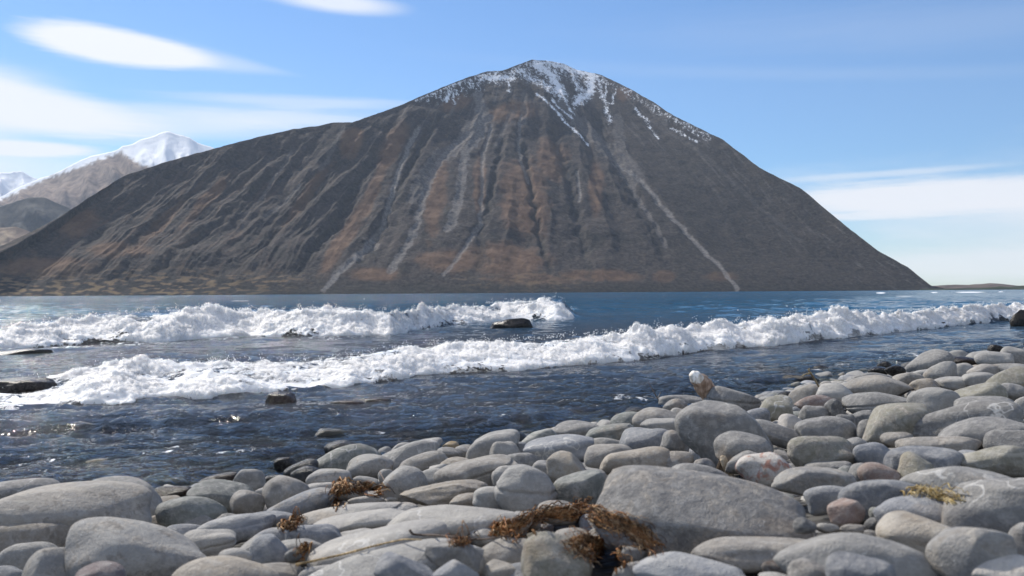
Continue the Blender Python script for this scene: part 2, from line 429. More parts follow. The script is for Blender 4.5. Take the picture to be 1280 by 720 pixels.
    c = m.mix(m.math('MULTIPLY', m.attr('tan'), .85), rock, m.mix(m.ramp(nA, .4, .6), (0.108, 0.062, 0.040), (0.17, 0.104, 0.066)))
    c = m.mix(m.math('MULTIPLY', m.attr('gold'), .8), c, (.26, .185, .10))
    c = m.mix(m.math('MULTIPLY', m.attr('scrub_shade'), .9), c, m.mix(m.ramp(nB, .42, .6), (0.016, 0.017, 0.018), (0.040, 0.037, 0.033)))
    c = m.mix(m.math('MULTIPLY', m.attr('scree'), .72), c, m.mix(m.ramp(nB, .4, .6), (0.16, 0.148, 0.14), (0.27, 0.25, 0.235)))
    nS = m.noise(m.mapv(P, (1 / 16, 1 / 30, 1 / 60), (0, .30, 0)), 1.0, 8, .72, .3)
    nT = m.noise(m.mapv(P, (1 / 7,) * 3), 1.0, 4, .7)
    sn = m.math('ADD', m.attr('snow'), m.math('ADD', m.math('MULTIPLY', m.math('SUBTRACT', nS, .5), 3.0), m.math('MULTIPLY', m.math('SUBTRACT', nT, .5), 1.6)))
    sn = m.math('MULTIPLY', m.ramp(sn, .22, .72), m.ramp(m.attr('snow'), .02, .25))
    c = m.mix(sn, c, (0.80, 0.82, 0.86))
    nrm = m.bump(m.math('ADD', nA, m.math('MULTIPLY', nB, .35)), 0.8, 14.0)
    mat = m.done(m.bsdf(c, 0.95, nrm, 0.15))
    o = link('mountain', me, mat)
    tag(o, 'brown scree streaked mountain with a dusting of snow on its peak beyond the lake', 'mountain', kind='structure')
build_mountain()

def build_range(name, label, sil, Yb, Yr, mode, seed, amp=60.0, cat='mountain'):
    a = np.array(sil, float)
    NU, NW = 500, 130
    u = np.linspace(a[0, 0], a[-1, 0], NU)
    ry = np.interp(u, a[:, 0], a[:, 1]) + 1.0 * fbm(u / 16, 0 * u, 0 * u, 4, seed)
    el = np.maximum(hzn(u) - ry, .6) / F
    zr = el * Yr
    wv = np.concatenate([np.linspace(0, 1, NW - 30), 1 + np.linspace(.02, 1, 30)])[:, None]
    wc = np.clip(wv, 0, 1)
    Y = np.where(wv <= 1, Yb + (Yr - Yb) * wv, Yr + (wv - 1) * zr * 2) + 0 * u
    Z = np.where(wv <= 1, zr * (wc * .85 + .15 * wc ** 2), zr * (1 - (wv - 1))) + 0 * u
    X = (u - 640) / F * np.minimum(Y, Yr)
    U2 = np.broadcast_to(u, Y.shape); W2 = np.broadcast_to(wv, Y.shape)
    sc = Yr / 3000.0
    g = fbm((U2 + 30 * W2) / 22, W2 * 3, 0 * U2, 5, seed + 5)
    gr = 1 - 2 * np.abs(noise3((U2 + 40 * W2) / 30, W2 * 1.5, 0 * U2, seed + 6))
    env = sstep(0, .2, W2) * (0.15 + .85 * sstep(1, .75, W2)) * np.clip(zr / 500, .02, 1)
    Z = Z + env * amp * (g + .8 * gr); Y = Y - env * amp * .6 * (g + .8 * gr)
    px, py = pix(X, Y, Z)
    nn = fbm(px / 6, py / 4, 0 * px, 4, seed + 8)
    snow = 0 * px
    if mode == 'snowpeak':
        line_y = np.interp(px, [0, 60, 110, 150, 175, 205, 240, 300], [250, 222, 205, 190, 205, 214, 200, 200])
        snow = sstep(-3, 3, line_y - py + 9 * nn)
    if mode == 'allsnow':
        snow = sstep(-.35, .1, nn + .4 * sstep(262, 235, py))
    me = mesh_np(name, np.stack([X, Y, Z], -1).reshape(-1, 3), grid_faces(*Y.shape), dict(snow=snow))
    m = NT(name + '_ground'); P = m.pos()
    nA = m.noise(m.mapv(P, (1 / 90,) * 3), 1.0, 8, .65)
    lo, hi = {'snowpeak': ((0.15, 0.105, 0.085), (0.27, 0.20, 0.155)), 'allsnow': ((0.12, 0.11, 0.11), (0.2, 0.18, 0.17)),
              'dark': ((0.035, 0.038, 0.042), (0.08, 0.075, 0.07)), 'tan': ((0.18, 0.13, 0.10), (0.34, 0.26, 0.18)),
              'shore': ((0.07, 0.055, 0.047), (0.15, 0.115, 0.09)), 'trees': ((0.02, 0.028, 0.018), (0.05, 0.06, 0.035))}[mode]
    c = m.mix(m.ramp(nA, .38, .62), lo, hi)
    c = m.mix(m.attr('snow'), c, (0.84, 0.86, 0.90))
    o = link(name, me, m.done(m.bsdf(c, .95, m.bump(nA, .7, 20.0), .1)))
    tag(o, label, cat, kind='structure')
build_range('snow_range', 'distant white snow covered range at the far left edge behind the brown slopes',
            [(-500, 215), (-200, 230), (-60, 236), (-20, 224), (0, 219), (18, 215), (30, 217), (44, 224), (80, 240), (140, 262)], 11800, 14000, 'allsnow', 61, 250)
build_range('snow_mountain', 'snow capped brown mountain behind the left shoulder of the main mountain',
            [(-700, 330), (-300, 300), (-100, 268), (0, 246), (25, 235), (65, 217), (108, 200), (150, 186), (185, 173), (200, 168), (212, 166), (228, 170), (245, 177), (262, 183), (300, 200), (420, 250)], 8600, 11200, 'snowpeak', 71, 160)
build_range('dark_hill', 'dark blue grey hill in front of the snow capped mountain', [(-500, 300), (-100, 285), (0, 260), (20, 252), (36, 248), (58, 248), (82, 259), (110, 275), (150, 300), (240, 340)], 6300, 7200, 'dark', 81, 60, 'hill')
build_range('tan_hill', 'low tan grassy hill at the far left shore', [(-700, 330), (-200, 296), (-40, 288), (0, 285), (20, 283), (36, 289), (52, 296), (80, 310), (140, 340)], 5200, 5900, 'tan', 91, 30, 'hill')
build_range('far_shore', 'low tan far shore running to the right of the mountain', [(1100, 359), (1160, 357.5), (1185, 356), (1215, 355.5), (1238, 354), (1252, 354.5), (1272, 357), (1300, 356), (1400, 357), (1800, 352), (2200, 345)], 5200, 5800, 'shore', 101, 8, 'shore')
build_range('wooded_point', 'thin dark wooded point on the right horizon', [(1150, 361), (1200, 360.2), (1232, 359.2), (1250, 357.6), (1262, 358.3), (1278, 357.2), (1300, 357), (1400, 355), (2200, 350)], 3300, 3500, 'trees', 111, 2, 'shore')

# ------------------------------------------------------------------ beach and lake bed as one ground sheet
YS = [(-30, -12), (-12, -4.0), (-6, 0.6), (-4, 2.2), (-2.6, 3.0), (-1.8, 3.42), (-.8, 3.95), (-.16, 4.5), (1.1, 5.9), (2.4, 7.5), (6.4, 11.3), (12, 17), (40, 45)]
_ysa = np.array(YS, float)
def shore_s(x, y):                                     # metres inland of the waterline (negative in the lake)
    return (np.interp(x, _ysa[:, 0], _ysa[:, 1]) - y) * 0.72
def ground_z(x, y):
    s = shore_s(x, y)
    z = np.where(s > 0, 0.12 * np.minimum(s, 3.2) + 0.05 * np.clip(s - 3.2, 0, 40), -0.075 * np.clip(-s, 0, 14) - 0.01 * np.clip(-s - 14, 0, 200))
    return z - 0.03
def build_ground():
    xs = np.concatenate([-np.geomspace(14000, 8, 60), np.linspace(-7.9, 13, 260), np.geomspace(13.1, 14000, 60)])
    ys = np.concatenate([-np.geomspace(14000, 4, 40), np.linspace(-3.9, 22, 300), np.geomspace(22.2, 14500, 60)])
    X, Y = np.meshgrid(xs, ys)
    Z = ground_z(X, Y) + 0.008 * fbm(X * 9, Y * 9, 0 * X, 3, 5)
    me = mesh_np('ground', np.stack([X, Y, Z], -1).reshape(-1, 3), grid_faces(*X.shape))
    m = NT('gravel_ground'); P = m.pos()
    v = m.n.new('ShaderNodeTexVoronoi'); v.inputs['Scale'].default_value = 28; m.t.links.new(P, v.inputs['Vector'])
    c = m.mix(m.ramp(v.outputs['Color'], .2, .8), (.035, .032, .03), (.10, .095, .085))
    o = link('ground', me, m.done(m.bsdf(c, .8, m.bump(m.math('MULTIPLY', v.outputs['Distance'], -1.0), 1.0, .03), .3)))
    tag(o, 'dark gravelly ground under the beach stones and the lake', 'ground', kind='structure')
build_ground()
# ------------------------------------------------------------------ breaking waves: toe and crest lines as depths per bearing
T1 = [(-600, 548), (-200, 530), (0, 517), (31, 513), (100, 510), (150, 509), (187, 503), (265, 499), (330, 492), (362, 490), (440, 486), (500, 477), (544, 470), (600, 467), (662, 463), (740, 457), (819, 449), (866, 441), (959, 434), (1020, 427), (1092, 420), (1172, 410), (1265, 401), (1400, 394), (1800, 384)]
C1 = [(-600, 490), (-200, 480), (0, 474), (60, 466), (100, 455), (190, 449), (300, 445), (400, 443), (450, 437), (500, 428), (560, 424), (600, 424), (678, 420), (725, 416), (787, 411), (850, 405), (897, 402), (950, 398), (990, 392), (1015, 391), (1040, 387), (1060, 391), (1135, 388), (1210, 381), (1278, 379), (1400, 376), (1800, 366)]
T2 = [(-600, 470), (-200, 452), (0, 441), (78, 434), (140, 431), (219, 429), (312, 424), (378, 426), (487, 424), (525, 415), (566, 409), (625, 405), (731, 404), (900, 400)]
C2 = [(-600, 430), (-200, 418), (0, 410), (62, 404), (109, 401), (160, 394), (203, 392), (265, 389), (328, 390), (384, 388), (440, 389), (487, 390), (540, 386), (597, 382), (640, 378), (662, 376), (690, 373), (702, 374), (712, 384), (722, 394), (731, 400), (760, 402)]
def wave_lines(T, C, back, low):
    def f(px):
        ty = interp_px(T, px); cy = interp_px(C, px)
        d0 = F * (H - 0.01) / (ty - hzn(px))
        dc = d0 + back * (0.6 + 0.04 * d0)
        hc = H - (cy - hzn(px)) / F * dc - low
        return d0, dc, np.maximum(hc, 0.03)
    return f
W1 = wave_lines(T1, C1, 1.05, .06); W2f = wave_lines(T2, C2, 1.15, .02)

def swell(px, Y, x, y):
    """height of the smooth water body at bearing px (pixel column on the horizon) and depth Y"""
    z = np.zeros(np.broadcast(px, Y).shape)
    for f, lo in ((W1, 0), (W2f, 1)):
        d0, dc, hc = f(px)
        if lo: hc = hc * sstep(745, 700, px) + 0.0
        t = (Y - d0) / (dc - d0)
        front = sstep(0.0, 1.0, t)
        backw = np.exp(-np.clip(Y - dc, 0, None) / (0.75 + 1.6 * hc))
        z = z + hc * 0.86 * np.where(Y < dc, front ** 1.4, backw)
    return z

def build_water():
    tau = np.linspace(-1.15, 1.15, 1250)
    Ys = [0.6]
    while Ys[-1] < 26: Ys.append(Ys[-1] * 1.0046 + 0.0)
    while Ys[-1] < 170: Ys.append(Ys[-1] * 1.0062)
    r = 1.0062
    while Ys[-1] < 14000:
        r = min(r * 1.0035, 1.07); Ys.append(Ys[-1] * r)
    Ys = np.array(Ys)
    T, Y = np.meshgrid(tau, Ys)
    X = T * Y; px = 640 + T * F
    # chop
    a = math.radians(20)
    u = X * math.cos(a) + Y * math.sin(a); v = -X * math.sin(a) + Y * math.cos(a)
    def ridged(n): return 1 - 2 * np.abs(n)
    s = shore_s(X, Y); off = -s
    fade = lambda L: sstep(0.45, 0.18, Y * 0.0048 / L)           # drop waves finer than the mesh
    d0, dc, hc = W1(px)
    inner = sstep(.25, -.3, Y - d0)
    z = 0.020 * fbm(u / 1.1, v / .5, 0 * u, 2, 201) * fade(.5)
    z += (0.013 + .010 * sstep(1.6, .2, off)) * ridged(noise3(u / .62 + .3 * noise3(u, v, 0 * u, 5), v / .27, 0 * u, 202)) * fade(.27)
    z += (0.0095 + .011 * sstep(1.6, .2, off)) * ridged(noise3(u / .25, v / .12 + .5 * noise3(u * 2, v * 3, 0 * u, 6), 0 * u, 203)) * fade(.12)
    z += 0.0035 * noise3(u / .09, v / .055, 0 * u, 204) * fade(.055)
    z *= 1.75 * (0.55 + 0.6 * sstep(-.3, .4, noise3(u / 2.2, v / 1.2, 0 * u, 205)))
    z *= 0.85 + 0.3 * sstep(0, 1.5, off)
    outer = sstep(0, 4, Y - dc)
    outer = outer * (.30 + .70 * sstep(15, 30, Y))
    z += outer * (0.20 * fbm(u / 5.0, v / 2.4, 0 * u, 4, 206) * fade(1.2) + 0.03 * ridged(noise3(u / 1.8, v / .8, 0 * u, 207)) * fade(.8))
    z += outer * 0.13 * ridged(noise3(X / 11 + .4 * noise3(X / 6, Y / 6, 0 * X, 8), Y / 5.5, 0 * u, 208)) * sstep(.35, .1, Y * .01 / 4.5)
    sw = swell(px, Y, X, Y)
    lip = 0.14 * sstep(600, 480, px) * 0
    z = z * (1 - .3 * sstep(.05, .3, sw)) + sw
    # smooth hump of water behind the rear breaker, and the thin run-up near the stones
    run = np.exp(-((off - .12) / .10) ** 2) * .012
    z += run
    z += 0.004
    # foam, and by the stones white flecks painted in as sun sparkle
    n1 = fbm(X * 2.2, Y * 1.3, 0 * X, 5, 211); n2 = fbm(X * 7, Y * 4, 0 * X, 4, 212)
    foam = 0.62 * sstep(1.5, .05, Y - dc) * sstep(-.05, .15, Y - d0) * sstep(1500, 1100, px + 0 * Y)
    d02, dc2, hc2 = W2f(px)
    foam = np.maximum(foam, 0.50 * sstep(-1.9, -.1, Y - d02) * sstep(1.5, -.2, Y - dc2) * sstep(760, 700, px))
    foam = np.maximum(foam, 0.36 * sstep(1.5, .3, off) * sstep(-.5, 0.1, off))  # wash foam along the stones, raised to paint in sparkle
    foam = np.maximum(foam, 0.46 * sstep(.9, .25, off) * sstep(-.1, .1, off) * sstep(-.02, .22, noise3(X * 2.2, Y * 2.2, 0 * X, 231)))  # patchy white flecks that stand in for sun glints
    foam = np.maximum(foam, 0.18 * inner)
    foam = np.maximum(foam, .40 * sstep(30, 50, Y) * sstep(.25, .42, noise3(X / 16, Y / 10, 0 * X, 213)) * sstep(900, 1000, px) * sstep(400, 200, Y))
    for (cx_, cy_, rx_, ry_) in ((1101, 366.2, 9, 1.2), (1168, 365.6, 7, .8), (1212, 365.3, 28, 1.0), (1251, 364.8, 5, .7), (300, 377, 18, .8), (1130, 371, 16, .7), (905, 377, 20, .8)):
        qx, qy = pix(X, Y, 0 * X); foam = np.maximum(foam, .85 * sstep(1.2, .3, np.sqrt(((qx - cx_) / rx_) ** 2 + ((qy - cy_) / ry_) ** 2)))
    foam = np.clip(foam + .20 * n1 + .12 * n2 - .02, 0, 1)
    depth = np.clip(z - ground_z(X, Y), 0, 3)
    V = np.stack([X, Y, z], -1).reshape(-1, 3)
    me = mesh_np('lake_water', V, grid_faces(*Y.shape), dict(foam=foam, depth=depth, far=np.log10(np.maximum(Y, 1)) / 4, edge=sstep(1.9, .5, off) * sstep(-.35, .25, noise3(X * 1.3, Y * 1.3, 0 * X, 219))))
    m = NT('lake_water'); P = m.pos()
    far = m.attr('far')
    b1 = m.noise(m.mapv(P, (26, 44, 30)), 1.0, 4, .6)
    b2 = m.noise(m.mapv(P, (4.0, 9.0, 5)), 1.0, 5, .6)
    b3 = m.noise(m.mapv(P, (.5, 1.5, 1)), 1.0, 5, .6)
    b4 = m.noise(m.mapv(P, (.05, .18, .1)), 1.0, 5, .6)
    n = m.n.new('ShaderNodeBump'); n.inputs['Distance'].default_value = .020; m.t.links.new(b1, n.inputs['Height']); m.put(n.inputs['Strength'], m.ramp(far, .34, .22, 0, 1)); m.put(n.inputs['Distance'], m.math('ADD', .030, m.math('MULTIPLY', m.attr('edge'), .055)))
    def chain(prev, h, dist, st):
        k = m.n.new('ShaderNodeBump'); k.inputs['Distance'].default_value = dist; m.t.links.new(h, k.inputs['Height']); m.put(k.inputs['Strength'], st)
        m.t.links.new(prev.outputs[0], k.inputs['Normal']); return k
    n = chain(n, b2, .10, m.math('MULTIPLY', m.ramp(far, .18, .32), m.ramp(far, .60, .40)))
    n = chain(n, b3, .9, m.math('MULTIPLY', m.ramp(far, .28, .42), m.ramp(far, .80, .60)))
    n = chain(n, b4, 7.0, m.ramp(far, .45, .65))
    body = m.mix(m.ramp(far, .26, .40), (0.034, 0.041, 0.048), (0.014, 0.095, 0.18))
    wat = m.bsdf(body, m.ramp(far, .22, .8, .05, .14), n.outputs[0], None, IOR=1.333)
    tr = m.n.new('ShaderNodeBsdfTransparent'); tr.inputs[0].default_value = (.80, .84, .80, 1)
    gl = m.n.new('ShaderNodeBsdfGlossy'); gl.inputs['Roughness'].default_value = .06; m.t.links.new(n.outputs[0], gl.inputs['Normal'])
    fr = m.n.new('ShaderNodeFresnel'); fr.inputs[0].default_value = 1.333; m.t.links.new(n.outputs[0], fr.inputs['Normal'])
    clear = m.mixsh(fr.outputs[0], tr.outputs[0], gl.outputs[0])
    sh = m.mixsh(m.ramp(m.attr('depth'), .005, .13), clear, wat)
    fN = m.noise(m.mapv(P, (16, 11, 12)), 1.0, 6, .66, .6)
    fac = m.ramp(m.math('ADD', m.attr('foam'), m.math('MULTIPLY', m.math('SUBTRACT', fN, .5), 1.1)), .50, .68)
    fo = m.bsdf((.82, .84, .86), .6, m.bump(fN, .8, .03), .3)
    o = link('lake_water', me, m.done(m.mixsh(fac, sh, fo)))
    tag(o, 'choppy blue grey lake water running up to the stony beach', 'water', kind='structure')
build_water()

def foam_material(name, shell):
    m = NT(name); P = m.pos()
    nA = m.noise(m.mapv(P, (24, 24, 24)), 1.0, 5, .6)
    d = m.bsdf((.96, .95, .94), .6, m.bump(nA, .25, .010), .2, Subsurface_Weight=(0.0 if shell else 1.0), Subsurface_Radius=(1.0, .95, .9), Subsurface_Scale=.07)
    t = m.n.new('ShaderNodeBsdfTranslucent'); t.inputs[0].default_value = (.97, .96, .95, 1)
    body = m.mixsh(.5 if shell else .25, d, t.outputs[0])
    tr = m.n.new('ShaderNodeBsdfTransparent')
    fN = m.noise(m.mapv(P, (30, 22, 26) if shell else (18, 13, 15)), 1.0, 7, .70, .5)
    fac = m.ramp(m.math('ADD', m.attr('cover'), m.math('MULTIPLY', m.math('SUBTRACT', fN, .5), 2.4 if shell else 2.0)), .42, .58)
    return m.done(m.mixsh(fac, tr.outputs[0], body))
FOAM = foam_material('foam', False); FROTH = foam_material('foam_froth', True)

def build_breaker(label, f, px0, px1, ncol, nrow, seed, fade_end, drops):
    px = np.linspace(px0, px1, ncol)
    d0, dc, hc = f(px)
    amp = np.clip(hc / .30, .45, 1.05)
    jit = fbm(px / 45, 0 * px, 0 * px, 3, seed) * .30 * (d0 / 8)
    endf = np.ones_like(px)
    if fade_end: endf = sstep(px1, px1 - 30, px)
    v = np.linspace(0, 1, nrow)[:, None]
    vc = .60
    a = np.clip(v / vc, 0, 1); b = np.clip((v - vc) / (1 - vc), 0, 1)
    width = dc - d0
    Y = np.where(v < vc, d0 + jit + (width - jit) * a, dc + b * (.65 + .35 * hc))
    X = (px - 640) / F * Y
    hj = 1 + .45 * fbm(X * .9, Y * 1.4, 0 * X, 3, seed + 2)
    prof_f = .16 * sstep(0, .06, a) + .84 * (1 - (1 - a) ** 1.25)
    toe_h = .05 * amp
    Zw = endf * np.where(v < vc, (hc * hj) * prof_f, hc * hj * (1 - .6 * b ** 1.4))
    base = swell(px + 0 * Y, Y, 0, 0)
    Z = np.maximum(np.where(v < vc, Zw, Zw * (1 - b) + (base + .012) * b), base - .015)
    env = sstep(0, .05, v) * sstep(1, .72, v)
    big = np.clip(fbm(X * 1.7, Y * 1.7, Z, 3, seed + 12) * 1.6 + .75, .25, 1.6)
    wx = X + .05 * fbm(X * 5, Y * 5, Z * 5, 2, seed + 21); wy = Y + .05 * fbm(X * 5 + 9, Y * 5, Z * 5, 2, seed + 22)
    def bil(fr, sd): return 1 - np.clip(worley(wx * fr, wy * fr, Z * fr, sd), 0, 1) ** 1.6
    D = (.085 * bil(3.7, seed + 3) + .050 * bil(8, seed + 4) + .026 * bil(17, seed + 5) + .012 * bil(36, seed + 10) + .05 * fbm(X * 7, Y * 7, Z * 7, 4, seed + 6))
    D = D * amp * (0.12 + .88 * env) * endf * big
    peak = np.exp(-((v - vc) / .10) ** 2)
    D = D + np.clip(fbm(X * 3.0, Y * 3, 0 * X, 5, seed + 7), -.1, 1) * .20 * amp * peak * endf
    cover = 1.25 * sstep(-.02, .05, v) * sstep(1.02, .66, v) * endf + 0 * X
    holes = sstep(.05, .40, fbm(X * 1.5, Y * 2.2, 0 * X, 3, seed + 8)) * np.where(v < vc, .80, .90) * (.55 if fade_end else 1.0)
    cover = cover - holes * (.4 + .6 * sstep(.70, .9, v))
    cover = cover - .55 * sstep(.08, .38, fbm(X * 4.5, Y * 6 + Z * 5, 0 * X, 4, seed + 40)) * sstep(0, .1, v)
    low = sstep(.30, .03, v) * sstep(-.12, .3, fbm(X * 1.1, 0 * X, 0 * X, 3, seed + 18))
    cover = cover - 1.0 * low
    if px0 < 100 and not fade_end:                      # water pours over a rock at the left edge
        cover = cover - .30 * sstep(75, 30, px + 0 * Y) * sstep(-260, -150, px + 0 * Y) * sstep(.30, .42, v) * sstep(1, .9, v)
    root = None
    for lay, (off, cv) in enumerate(((0, 0), (.010, -.62), (.022, -.78), (.038, -.92))):
        k = D + off * amp * (.5 + env)
        Yk = Y - k * .50; Zk = Z + k * .70 - .05 * amp
        Xk = (px - 640) / F * Yk + .04 * fbm(X * 11, Y * 11, Z * 11, 3, seed + 9)
        st = 1
        me = mesh_np('breaking_wave' if lay == 0 else 'froth', np.stack([Xk, Yk, Zk], -1).reshape(-1, 3), grid_faces(*X.shape), dict(cover=np.clip(cover, 0, 1.3) + cv))
        if lay == 0:
            root = link('breaking_wave', me, FOAM)
            tag(root, label, 'wave', 'white waves breaking along the shore')
        else:
            fr = link('froth', me, FROTH, root); fr['kind'] = 'stuff'
    V0, F0 = ico(1)
    r = np.random.RandomState(seed)
    i = r.randint(0, ncol, drops * 2)
    cl = fbm(px[i] / 9, 0 * px[i], 0 * px[i], 3, seed + 30)
    keep = cl > .02; i = i[keep]; cl = cl[keep]; n = len(i)
    h = np.abs(r.normal(0, 1, n)) * (.015 + .16 * np.clip(cl, 0, 1)) * amp[i]
    yy = dc[i] + r.normal(0, .12, n) - .05
    zz = hc[i] * endf[i] + .05 * amp[i] + h
    xx = (px[i] - 640) / F * yy + r.normal(0, .02, n)
    rad = r.uniform(.0012, .0034, n) * (yy / 8) ** .7
    V = (V0[None] * rad[:, None, None] * np.stack([np.ones(n), np.ones(n), r.uniform(1, 2.2, n)], 1)[:, None, :] + np.stack([xx, yy, zz], 1)[:, None, :]).reshape(-1, 3)
    Fc = (F0[None] + (np.arange(n) * len(V0))[:, None, None]).reshape(-1, 3)
    sp = link('spray', mesh_np('spray', V, Fc, dict(cover=np.full(len(V), 3.0))), FROTH, root)
    sp['kind'] = 'stuff'
    return root
build_breaker('nearer white breaking wave of tumbling foam running the whole width of the shore', W1, -380, 1520, 2000, 120, 300, False, 3000)
build_breaker('farther white breaking wave ending beside the dark rock in mid water', W2f, -380, 740, 1200, 90, 330, True, 2000)
# ------------------------------------------------------------------ stones
PAL = {'g': (.235, .232, .225), 'lg': (.33, .325, .31), 'pale': (.43, .415, .385), 'dk': (.12, .12, .12), 'wet': (.040, .037, .035),
       'sl': (.20, .215, .24), 'tan': (.33, .29, .235), 'ol': (.265, .255, .205), 'gg': (.205, .22, .205), 'wm': (.32, .30, .27),
       'ds': (.165, .163, .162), 'pu': (.15, .115, .12), 'br': (.10, .065, .045), 'pk': (.27, .20, .175), 'oc': (.33, .23, .10), 'wh': (.62, .58, .53), 'bl': (.27, .285, .31)}
WORD = {'ds': 'dark grey', 'g': 'mid grey', 'lg': 'light grey', 'pale': 'pale cream grey', 'dk': 'dark grey', 'wet': 'wet black', 'sl': 'slate blue grey', 'tan': 'tan',
        'ol': 'olive tan', 'gg': 'greenish grey', 'wm': 'warm grey', 'pu': 'purplish brown', 'br': 'dark brown', 'pk': 'pinkish brown', 'oc': 'ochre yellow',
        'wh': 'white', 'bl': 'light bluish grey'}
OFF = {'A': (0, 540), 'B': (320, 540), 'C': (640, 540), 'D': (960, 540), 'E': (640, 420), 'F': (960, 400), 'P': (0, 0)}
